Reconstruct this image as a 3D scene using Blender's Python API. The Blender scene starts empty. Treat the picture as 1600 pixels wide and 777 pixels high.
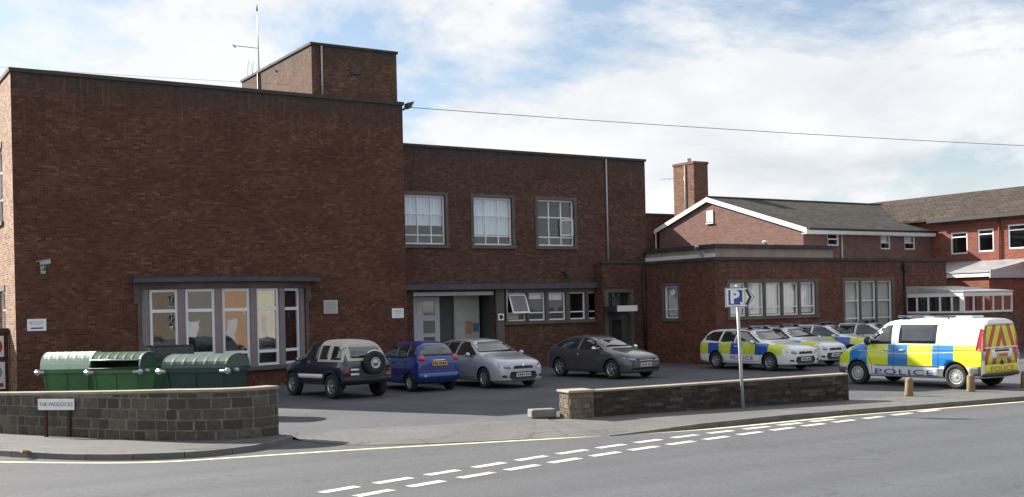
import bpy, bmesh, math, random
from mathutils import Vector, Matrix
from mathutils.bvhtree import BVHTree

random.seed(7)
scene = bpy.context.scene
COL = scene.collection
R = math.radians

# ------------------------------------------------------------------ materials
MATS = {}

def new_mat(name):
    m = bpy.data.materials.new(name)
    m.use_nodes = True
    nt = m.node_tree
    for n in list(nt.nodes):
        nt.nodes.remove(n)
    out = nt.nodes.new('ShaderNodeOutputMaterial')
    b = nt.nodes.new('ShaderNodeBsdfPrincipled')
    nt.links.new(b.outputs[0], out.inputs[0])
    MATS[name] = m
    return m, nt, b

def N(nt, kind, **kw):
    n = nt.nodes.new(kind)
    for k, v in kw.items():
        setattr(n, k, v)
    return n

def mathn(nt, op, a, b=None, c=None):
    n = nt.nodes.new('ShaderNodeMath')
    n.operation = op
    for i, v in enumerate((a, b, c)):
        if v is None:
            continue
        if isinstance(v, (int, float)):
            n.inputs[i].default_value = v
        else:
            nt.links.new(v, n.inputs[i])
    return n.outputs[0]

def mixc(nt, fac, a, b, mode='MIX'):
    n = nt.nodes.new('ShaderNodeMix')
    n.data_type = 'RGBA'
    n.blend_type = mode
    n.clamp_factor = True
    for sock, v in ((n.inputs[0], fac), (n.inputs[6], a), (n.inputs[7], b)):
        if isinstance(v, (int, float)):
            sock.default_value = v
        elif isinstance(v, (tuple, list)):
            sock.default_value = tuple(v[:3]) + (1,)
        else:
            nt.links.new(v, sock)
    return n.outputs[2]

def noise(nt, vec, scale, detail=4, rough=.55, dist=0):
    n = nt.nodes.new('ShaderNodeTexNoise')
    n.inputs['Scale'].default_value = scale
    n.inputs['Detail'].default_value = detail
    n.inputs['Roughness'].default_value = rough
    n.inputs['Distortion'].default_value = dist
    if vec is not None:
        nt.links.new(vec, n.inputs['Vector'])
    return n.outputs['Fac']

def ramp(nt, fac, lo, hi, a=0., b=1.):
    n = nt.nodes.new('ShaderNodeMapRange')
    n.inputs[1].default_value = lo
    n.inputs[2].default_value = hi
    n.inputs[3].default_value = a
    n.inputs[4].default_value = b
    nt.links.new(fac, n.inputs[0])
    return n.outputs[0]

def mul(c, k):
    return tuple(min(1, x * k) for x in c)

def simple(name, col, rough=.7, metal=0., var=.12, scale=3., spec=.5, bump=0., coat=0.):
    """plain material with an uneven tone (two octaves of noise in object space)"""
    m, nt, b = new_mat(name)
    tc = N(nt, 'ShaderNodeTexCoord')
    f = noise(nt, tc.outputs['Object'], scale, 5, .6)
    c = mixc(nt, ramp(nt, f, .3, .7), mul(col, 1 - var), mul(col, 1 + var))
    nt.links.new(c, b.inputs['Base Color'])
    b.inputs['Roughness'].default_value = rough
    b.inputs['Metallic'].default_value = metal
    b.inputs['Specular IOR Level'].default_value = spec
    b.inputs['Coat Weight'].default_value = coat
    b.inputs['Coat Roughness'].default_value = .05
    if bump:
        f2 = noise(nt, tc.outputs['Object'], scale * 12, 3, .6)
        bn = N(nt, 'ShaderNodeBump')
        bn.inputs['Strength'].default_value = bump
        bn.inputs['Distance'].default_value = .01
        nt.links.new(f2, bn.inputs['Height'])
        nt.links.new(bn.outputs[0], b.inputs['Normal'])
    return m

def brick(name, c1, c2, mortar, w=.225, h=.075, ms=.011, dirt=.25, bias=0., var=.35, bumpd=.006, odd=None, flecks=.5, grime=None):
    """courses of bricks, each brick with its own tone; odd: the colour of scattered pale bricks; grime: height where the dirty band starts"""
    m, nt, b = new_mat(name)
    uv = N(nt, 'ShaderNodeUVMap')
    bt = N(nt, 'ShaderNodeTexBrick')
    bt.offset = .5
    bt.inputs['Scale'].default_value = 1
    bt.inputs['Brick Width'].default_value = w
    bt.inputs['Row Height'].default_value = h
    bt.inputs['Mortar Size'].default_value = ms
    bt.inputs['Mortar Smooth'].default_value = .2
    bt.inputs['Bias'].default_value = bias
    nt.links.new(uv.outputs[0], bt.inputs['Vector'])
    # one random number per brick
    sp = N(nt, 'ShaderNodeSeparateXYZ')
    nt.links.new(uv.outputs[0], sp.inputs[0])
    row = mathn(nt, 'FLOOR', mathn(nt, 'DIVIDE', sp.outputs[1], h))
    sh = mathn(nt, 'MULTIPLY', mathn(nt, 'FLOORED_MODULO', row, 2), .5)
    col = mathn(nt, 'FLOOR', mathn(nt, 'ADD', mathn(nt, 'DIVIDE', sp.outputs[0], w), sh))
    cb = N(nt, 'ShaderNodeCombineXYZ')
    nt.links.new(col, cb.inputs[0]); nt.links.new(row, cb.inputs[1])
    wn = N(nt, 'ShaderNodeTexWhiteNoise')
    wn.noise_dimensions = '2D'
    nt.links.new(cb.outputs[0], wn.inputs['Vector'])
    rnd = wn.outputs['Value']
    c = mixc(nt, rnd, mul(c1, 1 - var), mul(c2, 1 + var * .6))
    if odd:
        # pale bricks come in loose drifts
        drift = noise(nt, uv.outputs[0], .9, 3, .6)
        th = mathn(nt, 'MULTIPLY', ramp(nt, drift, .35, .65, .02, .16), flecks * 2)
        rn2 = mathn(nt, 'FRACT', mathn(nt, 'MULTIPLY', rnd, 37.7))
        c = mixc(nt, mathn(nt, 'MULTIPLY', mathn(nt, 'LESS_THAN', rn2, th), .75), c, odd)
        rn3 = mathn(nt, 'FRACT', mathn(nt, 'MULTIPLY', rnd, 91.3))
        c = mixc(nt, mathn(nt, 'MULTIPLY', mathn(nt, 'LESS_THAN', rn3, .10), .7), c, mul(c1, .45))
    c = mixc(nt, bt.outputs['Fac'], c, mortar)
    # broad weathering
    mp = N(nt, 'ShaderNodeMapping')
    mp.inputs['Scale'].default_value = (.5, .9, 1)
    nt.links.new(uv.outputs[0], mp.inputs[0])
    f2 = noise(nt, mp.outputs[0], .9, 6, .65)
    c = mixc(nt, ramp(nt, f2, .40, .72, 0, dirt * 2.2), c, mul(c1, .6))
    if grime is not None:
        f5 = noise(nt, uv.outputs[0], 1.3, 5, .7)
        g = ramp(nt, mathn(nt, 'ADD', sp.outputs[1], mathn(nt, 'MULTIPLY', f5, 1.0)), grime + .45, grime + 1.15, 0, .65)
        c = mixc(nt, g, c, (.055, .050, .045))
        # rain streaks that run down from the coping
        ms_ = N(nt, 'ShaderNodeMapping')
        ms_.inputs['Scale'].default_value = (5.5, .22, 1)
        nt.links.new(uv.outputs[0], ms_.inputs[0])
        f6 = noise(nt, ms_.outputs[0], 1.0, 4, .6)
        reach = ramp(nt, sp.outputs[1], grime - 2.6, grime + .9, 0, 1)
        st_ = mathn(nt, 'MULTIPLY', ramp(nt, f6, .50, .66, 0, .75), reach)
        c = mixc(nt, st_, c, (.045, .040, .036))
        f7 = noise(nt, ms_.outputs[0], 1.7, 3, .6)
        st2 = mathn(nt, 'MULTIPLY', ramp(nt, f7, .58, .70, 0, .22), reach)
        c = mixc(nt, st2, c, (.26, .22, .19))
    nt.links.new(c, b.inputs['Base Color'])
    b.inputs['Roughness'].default_value = .9
    b.inputs['Specular IOR Level'].default_value = .25
    bn = N(nt, 'ShaderNodeBump')
    bn.invert = True
    bn.inputs['Strength'].default_value = .6
    bn.inputs['Distance'].default_value = bumpd
    nt.links.new(bt.outputs['Fac'], bn.inputs['Height'])
    nt.links.new(bn.outputs[0], b.inputs['Normal'])
    return m

def asphalt(name, col, patch=.2, grain=.18, streak=(1, 1), stain=.35, crack=.5, rot=3, tracks=None):
    m, nt, b = new_mat(name)
    tc = N(nt, 'ShaderNodeTexCoord')
    o = tc.outputs['Object']
    mp = N(nt, 'ShaderNodeMapping')
    mp.inputs['Scale'].default_value = (streak[0], streak[1], 1)
    mp.inputs['Rotation'].default_value = (0, 0, R(rot))
    nt.links.new(o, mp.inputs[0])
    f1 = noise(nt, mp.outputs[0], .45, 6, .65)
    c = mixc(nt, ramp(nt, f1, .3, .7), mul(col, 1 - patch), mul(col, 1 + patch))
    # chippings
    f2 = noise(nt, o, 45, 3, .7)
    c = mixc(nt, ramp(nt, f2, .35, .65, 0, grain), c, mul(col, 2.4))
    v = N(nt, 'ShaderNodeTexVoronoi')
    v.inputs['Scale'].default_value = 28
    nt.links.new(o, v.inputs['Vector'])
    sv = N(nt, 'ShaderNodeSeparateXYZ')
    nt.links.new(v.outputs['Color'], sv.inputs[0])
    c = mixc(nt, ramp(nt, sv.outputs[0], .88, .92, 0, .22), c, mul(col, 2.0))
    c = mixc(nt, ramp(nt, sv.outputs[1], .84, .88, 0, .28), c, mul(col, .45))
    # stains and darker reinstated areas
    f3 = noise(nt, o, 1.1, 7, .72, .8)
    c = mixc(nt, ramp(nt, f3, .55, .70, 0, stain), c, mul(col, .5))
    f4 = noise(nt, o, .32, 3, .5, .4)
    c = mixc(nt, ramp(nt, f4, .52, .55, 0, stain * .55), c, mul(col, .72))
    if tracks:
        # polished wheel tracks along the road
        sx = N(nt, 'ShaderNodeSeparateXYZ')
        nt.links.new(mp.outputs[0], sx.inputs[0])
        w = mathn(nt, 'SINE', mathn(nt, 'MULTIPLY', sx.outputs[1], tracks))
        c = mixc(nt, ramp(nt, w, .1, 1, 0, .28), c, mul(col, .72))
    # hairline cracks
    if crack:
        cv = N(nt, 'ShaderNodeTexVoronoi')
        cv.feature = 'DISTANCE_TO_EDGE'
        cv.inputs['Scale'].default_value = .42
        wv = nt.nodes.new('ShaderNodeVectorMath')
        wv.operation = 'ADD'
        nz = nt.nodes.new('ShaderNodeTexNoise')
        nz.inputs['Scale'].default_value = 1.6
        nz.inputs['Detail'].default_value = 5
        nt.links.new(o, nz.inputs['Vector'])
        nt.links.new(o, wv.inputs[0]); nt.links.new(nz.outputs['Color'], wv.inputs[1])
        nt.links.new(wv.outputs[0], cv.inputs['Vector'])
        gate = ramp(nt, noise(nt, o, .25, 2, .5), .48, .56)
        k = mathn(nt, 'MULTIPLY', ramp(nt, cv.outputs['Distance'], .004, .012, crack, 0), gate)
        c = mixc(nt, k, c, mul(col, .3))
    nt.links.new(c, b.inputs['Base Color'])
    b.inputs['Roughness'].default_value = .88
    b.inputs['Specular IOR Level'].default_value = .3
    bn = N(nt, 'ShaderNodeBump')
    bn.inputs['Strength'].default_value = .4
    bn.inputs['Distance'].default_value = .006
    nt.links.new(noise(nt, o, 60, 3, .7), bn.inputs['Height'])
    nt.links.new(bn.outputs[0], b.inputs['Normal'])
    return m

def worn_paint(name, col, under, wear=.5):
    m, nt, b = new_mat(name)
    tc = N(nt, 'ShaderNodeTexCoord')
    o = tc.outputs['Object']
    f = noise(nt, o, 5.5, 6, .75)
    g = noise(nt, o, 55, 3, .7)
    k = mathn(nt, 'ADD', mathn(nt, 'MULTIPLY', f, .65), mathn(nt, 'MULTIPLY', g, .35))
    c = mixc(nt, ramp(nt, k, wear, wear + .09), col, under)
    d = noise(nt, o, 1.3, 3, .6)
    c = mixc(nt, ramp(nt, d, .35, .7, 0, .35), c, mul(col, .6))
    nt.links.new(c, b.inputs['Base Color'])
    b.inputs['Roughness'].default_value = .8

def window_glass(name, tint=(.95, .97, .98), f0=.055):
    """a clear pane: part mirror (Fresnel), part see-through"""
    m, nt, b = new_mat(name)
    nt.nodes.remove(b)
    out = [n for n in nt.nodes if n.type == 'OUTPUT_MATERIAL'][0]
    t = N(nt, 'ShaderNodeBsdfTransparent')
    t.inputs[0].default_value = (*tint, 1)
    g = N(nt, 'ShaderNodeBsdfGlossy')
    g.inputs['Roughness'].default_value = .015
    tc = N(nt, 'ShaderNodeTexCoord')
    bn = N(nt, 'ShaderNodeBump')
    bn.inputs['Strength'].default_value = .06
    bn.inputs['Distance'].default_value = .05
    nt.links.new(noise(nt, tc.outputs['Object'], 1.4, 2, .4), bn.inputs['Height'])
    nt.links.new(bn.outputs[0], g.inputs['Normal'])
    lw = N(nt, 'ShaderNodeLayerWeight')
    lw.inputs[0].default_value = .5
    p5 = mathn(nt, 'POWER', lw.outputs['Facing'], 5)
    fac = mathn(nt, 'ADD', mathn(nt, 'MULTIPLY', p5, 1 - f0), f0)
    mx = N(nt, 'ShaderNodeMixShader')
    nt.links.new(fac, mx.inputs[0])
    nt.links.new(t.outputs[0], mx.inputs[1])
    nt.links.new(g.outputs[0], mx.inputs[2])
    nt.links.new(mx.outputs[0], out.inputs[0])
    return m

def curtain(name, col, fold=9.):
    m, nt, b = new_mat(name)
    tc = N(nt, 'ShaderNodeTexCoord')
    w = N(nt, 'ShaderNodeTexWave')
    w.bands_direction = 'X'
    w.inputs['Scale'].default_value = fold / 6.28
    w.inputs['Distortion'].default_value = 1.5
    w.inputs['Detail'].default_value = 2
    nt.links.new(tc.outputs['Object'], w.inputs['Vector'])
    c = mixc(nt, w.outputs['Fac'], mul(col, .9), mul(col, 1.04))  # shading of the folds is put into the colour as bands
    nt.links.new(c, b.inputs['Base Color'])
    b.inputs['Roughness'].default_value = .95
    return m

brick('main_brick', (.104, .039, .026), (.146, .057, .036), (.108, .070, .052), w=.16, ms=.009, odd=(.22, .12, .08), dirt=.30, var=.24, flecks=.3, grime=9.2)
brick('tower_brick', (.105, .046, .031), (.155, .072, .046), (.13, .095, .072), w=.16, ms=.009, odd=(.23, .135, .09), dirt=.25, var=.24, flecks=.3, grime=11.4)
brick('sunlit_brick', (.20, .10, .062), (.34, .19, .12), (.36, .29, .22), odd=(.42, .28, .18), dirt=.12)  # lighter copy of main_brick: the flank's sunlight is put into its colour
brick('recess_brick', (.090, .037, .028), (.132, .060, .043), (.100, .070, .056), w=.16, ms=.009, odd=(.20, .11, .075), dirt=.22, var=.24, flecks=.3, grime=7.95)
brick('wing_brick', (.122, .040, .028), (.172, .062, .041), (.125, .078, .058), w=.16, ms=.009, odd=(.21, .10, .07), dirt=.18, var=.24, flecks=.25, grime=3.65)
brick('gable_brick', (.150, .076, .060), (.20, .110, .090), (.19, .135, .115), dirt=.08, var=.12)
brick('red_brick', (.205, .060, .042), (.27, .088, .060), (.22, .12, .09), dirt=.16, var=.14)
brick('chimney_brick', (.15, .066, .044), (.22, .105, .068), (.20, .15, .115), odd=(.12, .08, .06), dirt=.2, var=.25)
brick('dark_stone', (.040, .036, .032), (.115, .098, .078), (.155, .135, .105), w=.42, h=.195, ms=.022, dirt=.3, var=.6, bumpd=.03, odd=(.17, .135, .09))
brick('rubble_stone', (.070, .060, .050), (.135, .115, .095), (.16, .14, .115), w=.34, h=.085, ms=.014, dirt=.25, var=.5, bumpd=.02, odd=(.20, .165, .12))
brick('pier_stone', (.26, .21, .15), (.42, .36, .26), (.16, .13, .10), w=.26, h=.11, ms=.02, dirt=.05, var=.4, bumpd=.03)
brick('porch_brick', (.09, .048, .038), (.15, .085, .065), (.15, .11, .09), dirt=.15)
simple('stone_cap', (.29, .255, .20), .85, var=.25, scale=2.5, bump=.5)
simple('coping', (.050, .046, .044), .85, var=.3, scale=1.5, bump=.3)
simple('dressed_stone', (.115, .098, .082), .85, var=.2, scale=2., bump=.3)
simple('mullion_stone', (.24, .19, .195), .8, var=.12, scale=3.)
simple('hood_lead', (.055, .058, .062), .55, var=.25, scale=1.4)
simple('white_frame', (.80, .80, .84), .4, var=.05)
simple('off_white_frame', (.74, .74, .72), .5, var=.05)  # slightly warm off-white for frames and boards
simple('shaded_board', (.42, .42, .42), .6, var=.1)  # white fascia board, the shade on its front put into the colour
simple('white_board', (.80, .80, .79), .55, var=.05)
simple('door_white', (.48, .50, .53), .45, var=.06)
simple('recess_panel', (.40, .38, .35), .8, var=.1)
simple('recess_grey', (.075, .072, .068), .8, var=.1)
simple('render_pale', (.34, .28, .235), .9, var=.2, scale=1.5)
simple('interior', (.035, .034, .033), .95, var=.3, scale=1.)
simple('interior_pale', (.30, .30, .29), .9, var=.2, scale=1.)
simple('black_pipe', (.02, .02, .022), .5, var=.2)
simple('white_pipe', (.42, .41, .40), .5, var=.1)
simple('steel', (.34, .35, .36), .4, metal=.6, var=.15, scale=6)
simple('pole_grey', (.40, .41, .42), .5, metal=.1, var=.15, scale=4)
simple('dark_metal', (.035, .036, .038), .5, var=.2)
simple('rust_post', (.055, .022, .016), .8, var=.3, scale=8)
simple('cream_vent', (.50, .48, .43), .6, var=.08)
simple('sign_white', (.80, .81, .83), .45, var=.03)
simple('sign_black', (.02, .02, .022), .5, var=.05)
simple('sign_grey', (.32, .33, .35), .5, var=.05)
simple('sign_blue', (.03, .075, .26), .4, var=.05)
simple('sign_red', (.55, .03, .03), .4, var=.05)
simple('sign_cream', (.62, .57, .40), .5, var=.05)
simple('poster_orange', (.36, .20, .10), .7, var=.15)
simple('poster_blue', (.06, .15, .22), .6, var=.15)
simple('lead_roof', (.42, .44, .46), .35, metal=.3, var=.25, scale=1.2)
simple('concrete', (.20, .19, .17), .9, var=.2, scale=3, bump=.4)
simple('kerb_stone', (.125, .122, .115), .85, var=.25, scale=2.2, bump=.5)
simple('bollard_stone', (.235, .165, .095), .9, var=.3, scale=7, bump=.6)
simple('bin_green', (.055, .15, .055), .5, var=.15, scale=2)
simple('bin_dark_green', (.022, .075, .036), .5, var=.15, scale=2)
simple('bin_teal', (.013, .040, .034), .5, var=.2, scale=2)
simple('bin_lid_pale', (.50, .62, .48), .6, var=.1, scale=2)
simple('bin_lid_teal', (.065, .105, .085), .5, var=.15, scale=2)
simple('bin_lid_black', (.016, .02, .02), .35, var=.2, scale=2)
simple('galvanised', (.46, .47, .48), .35, metal=.5, var=.12, scale=5)
simple('rubber', (.022, .022, .023), .85, var=.2, scale=5)
simple('plastic_black', (.022, .022, .024), .55, var=.15)
simple('plastic_grey', (.10, .105, .11), .6, var=.1)
simple('alloy', (.45, .46, .48), .35, metal=.7, var=.08)
simple('hubcap', (.48, .48, .47), .4, metal=.3, var=.1)
simple('lamp_clear', (.34, .37, .40), .08, var=.45, scale=9, coat=1)
simple('lamp_red', (.48, .02, .025), .15, var=.1, coat=1)
simple('lamp_dark_red', (.10, .012, .014), .2, var=.1, coat=.6)
simple('beacon_blue', (.02, .07, .17), .1, var=.1, coat=1)
simple('chrome', (.75, .76, .78), .12, metal=1, var=.03)
simple('plate_white', (.72, .73, .74), .4, var=.03)
simple('plate_yellow', (.72, .43, .03), .4, var=.05)
worn_paint('paint_line_white', (.56, .55, .51), (.12, .12, .12), .525)
worn_paint('paint_line_yellow', (.74, .66, .38), (.12, .12, .12), .56)
simple('text_blue', (.045, .09, .30), .4, var=.03)
simple('text_red', (.45, .05, .03), .4, var=.03)
simple('soft_top', (.46, .44, .385), .9, var=.07, scale=3)
simple('weed', (.055, .075, .022), .9, var=.4, scale=12)
simple('moss', (.17, .14, .03), .95, var=.3, scale=9)
simple('roof_slate', (.085, .080, .074), .85, var=.3, scale=1.2)
asphalt('road', (.090, .095, .104), patch=.14, grain=.05, streak=(.22, 1.7), stain=.2, crack=.28, rot=5.5, tracks=2.1)
asphalt('car_park', (.088, .093, .103), patch=.2, grain=.05, stain=.35, crack=.4)
asphalt('pavement', (.122, .119, .116), patch=.18, grain=.05, stain=.4, crack=.5)
asphalt('apron', (.122, .119, .117), patch=.22, grain=.05, stain=.45, crack=.6)
asphalt('patch_dark', (.085, .082, .080), patch=.15, grain=.10, stain=.2)
window_glass('pane')
window_glass('pane_bay', f0=.11)
window_glass('pane_clear', f0=.04)
curtain('net', (.74, .74, .71))
curtain('blind', (.86, .90, .93), 14)
curtain('cream_net', (.52, .52, .47), 12)

def stones(name, dark, pale, odd):
    """separate stones: each has a tone of its own"""
    m, nt, b = new_mat(name)
    g = N(nt, 'ShaderNodeNewGeometry')
    tc = N(nt, 'ShaderNodeTexCoord')
    c = mixc(nt, g.outputs['Random Per Island'], dark, pale)
    q = mathn(nt, 'FRACT', mathn(nt, 'MULTIPLY', g.outputs['Random Per Island'], 17.3))
    c = mixc(nt, ramp(nt, q, .88, .90, 0, .6), c, odd)
    f = noise(nt, tc.outputs['Object'], 7, 5, .7)
    c = mixc(nt, ramp(nt, f, .35, .7, 0, .6), c, mul(dark, .6))
    nt.links.new(c, b.inputs['Base Color'])
    b.inputs['Roughness'].default_value = .92
    b.inputs['Specular IOR Level'].default_value = .25
    bn = N(nt, 'ShaderNodeBump')
    bn.inputs['Strength'].default_value = .8
    bn.inputs['Distance'].default_value = .03
    nt.links.new(noise(nt, tc.outputs['Object'], 16, 4, .65), bn.inputs['Height'])
    nt.links.new(bn.outputs[0], b.inputs['Normal'])
stones('squared_stone', (.066, .060, .053), (.140, .124, .102), (.20, .17, .125))
stones('thin_stone', (.035, .030, .026), (.085, .070, .056), (.15, .125, .095))
stones('pale_stone', (.13, .105, .078), (.22, .185, .138), (.11, .085, .06))
simple('mortar', (.18, .155, .12), .95, var=.3, scale=6)
simple('dark_mortar', (.055, .048, .042), .95, var=.3, scale=6)
simple('wire_grey', (.16, .16, .17), .6, var=.05)

def tiles(name, c1, c2):
    m = brick(name, c1, c2, mul(c1, .45), w=.28, h=.17, ms=.012, dirt=.3, var=.35, bumpd=.03)
    return m
tiles('roof_tile_grey', (.044, .038, .032), (.074, .065, .055))
tiles('roof_tile_brown', (.046, .034, .026), (.078, .060, .046))

def car_paint(name, col, metal=0., rough=.28, coat=1., var=.03):
    return simple(name, col, rough, metal, var, 2., .5, 0, coat)
car_paint('navy_paint', (.004, .008, .032), rough=.3)
car_paint('blue_paint', (.008, .034, .23), metal=.15)
car_paint('silver_paint', (.50, .52, .56), metal=.35, rough=.32)
car_paint('grey_paint', (.092, .092, .096), metal=.4, rough=.3)
car_paint('white_paint', (.80, .80, .80))
def car_glass():
    m, nt, b = new_mat('car_glass')
    tc = N(nt, 'ShaderNodeTexCoord')
    f = noise(nt, tc.outputs['Object'], 1.6, 3, .5)
    c = mixc(nt, ramp(nt, f, .35, .65), (.010, .012, .013), (.035, .04, .042))
    nt.links.new(c, b.inputs['Base Color'])
    b.inputs['Roughness'].default_value = .03
    b.inputs['IOR'].default_value = 2.1
    return m
car_glass()

def livery(name, stops, zlo, zhi, x0, x1, base=(.80, .80, .80), yel=(.72, .78, .03), blu=(.015, .20, .54)):
    """white paint with a band of yellow and blue reflective blocks along both flanks"""
    m, nt, b = new_mat(name)
    tc = N(nt, 'ShaderNodeTexCoord')
    sx = N(nt, 'ShaderNodeSeparateXYZ')
    nt.links.new(tc.outputs['Object'], sx.inputs[0])
    sn = N(nt, 'ShaderNodeSeparateXYZ')
    nt.links.new(tc.outputs['Normal'], sn.inputs[0])
    xx = mathn(nt, 'DIVIDE', mathn(nt, 'SUBTRACT', sx.outputs[0], x0), x1 - x0)
    cr = N(nt, 'ShaderNodeValToRGB')
    cr.color_ramp.interpolation = 'CONSTANT'
    els = cr.color_ramp.elements
    while len(els) > 1:
        els.remove(els[-1])
    first = True
    for x, k in stops:
        p = (x - x0) / (x1 - x0)
        if first:
            e = els[0]; e.position = max(0, p); first = False
        else:
            e = els.new(min(1, max(0, p)))
        e.color = {'y': (*yel, 1), 'b': (*blu, 1), 'w': (*base, 1)}[k]
    nt.links.new(xx, cr.inputs[0])
    zin = mathn(nt, 'MULTIPLY', mathn(nt, 'GREATER_THAN', sx.outputs[2], zlo), mathn(nt, 'LESS_THAN', sx.outputs[2], zhi))
    xin = mathn(nt, 'MULTIPLY', mathn(nt, 'GREATER_THAN', xx, 0.), mathn(nt, 'LESS_THAN', xx, 1.))
    side = mathn(nt, 'GREATER_THAN', mathn(nt, 'ABSOLUTE', sn.outputs[1]), .45)
    fac = mathn(nt, 'MULTIPLY', mathn(nt, 'MULTIPLY', zin, xin), side)
    # the crew line: a thin silver strip through the blocks
    c = mixc(nt, fac, base, cr.outputs[0])
    nt.links.new(c, b.inputs['Base Color'])
    b.inputs['Roughness'].default_value = .3
    b.inputs['Coat Weight'].default_value = .8
    b.inputs['Coat Roughness'].default_value = .05
    return m
livery('van_livery', [(-2.40, 'y'), (-1.57, 'b'), (-.93, 'y'), (-.15, 'b'), (.47, 'y'), (1.17, 'b'), (1.80, 'y'), (2.36, 'w')], .60, 1.17, -2.4, 2.4)
livery('estate_livery', [(-2.3, 'y'), (-1.75, 'b'), (-1.18, 'y'), (-.58, 'b'), (.0, 'y'), (.62, 'b'), (1.22, 'y'), (1.82, 'w')], .56, .97, -2.3, 2.3, yel=(.62, .70, .05), blu=(.03, .10, .42))

def chevron():
    m, nt, b = new_mat('chevrons')
    tc = N(nt, 'ShaderNodeTexCoord')
    sx = N(nt, 'ShaderNodeSeparateXYZ')
    nt.links.new(tc.outputs['Object'], sx.inputs[0])
    v = mathn(nt, 'ADD', sx.outputs[2], mathn(nt, 'MULTIPLY', mathn(nt, 'ABSOLUTE', sx.outputs[1]), 2.2))
    f = mathn(nt, 'FRACT', mathn(nt, 'DIVIDE', mathn(nt, 'ADD', v, .02), .88))
    c = mixc(nt, mathn(nt, 'GREATER_THAN', f, .55), (.70, .68, .04), (.50, .07, .03))
    nt.links.new(c, b.inputs['Base Color'])
    b.inputs['Roughness'].default_value = .4
    return m
chevron()
simple('hi_vis_yellow', (.70, .70, .04), .4, var=.03)

# ------------------------------------------------------------------ mesh building
OFF = {}

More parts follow.
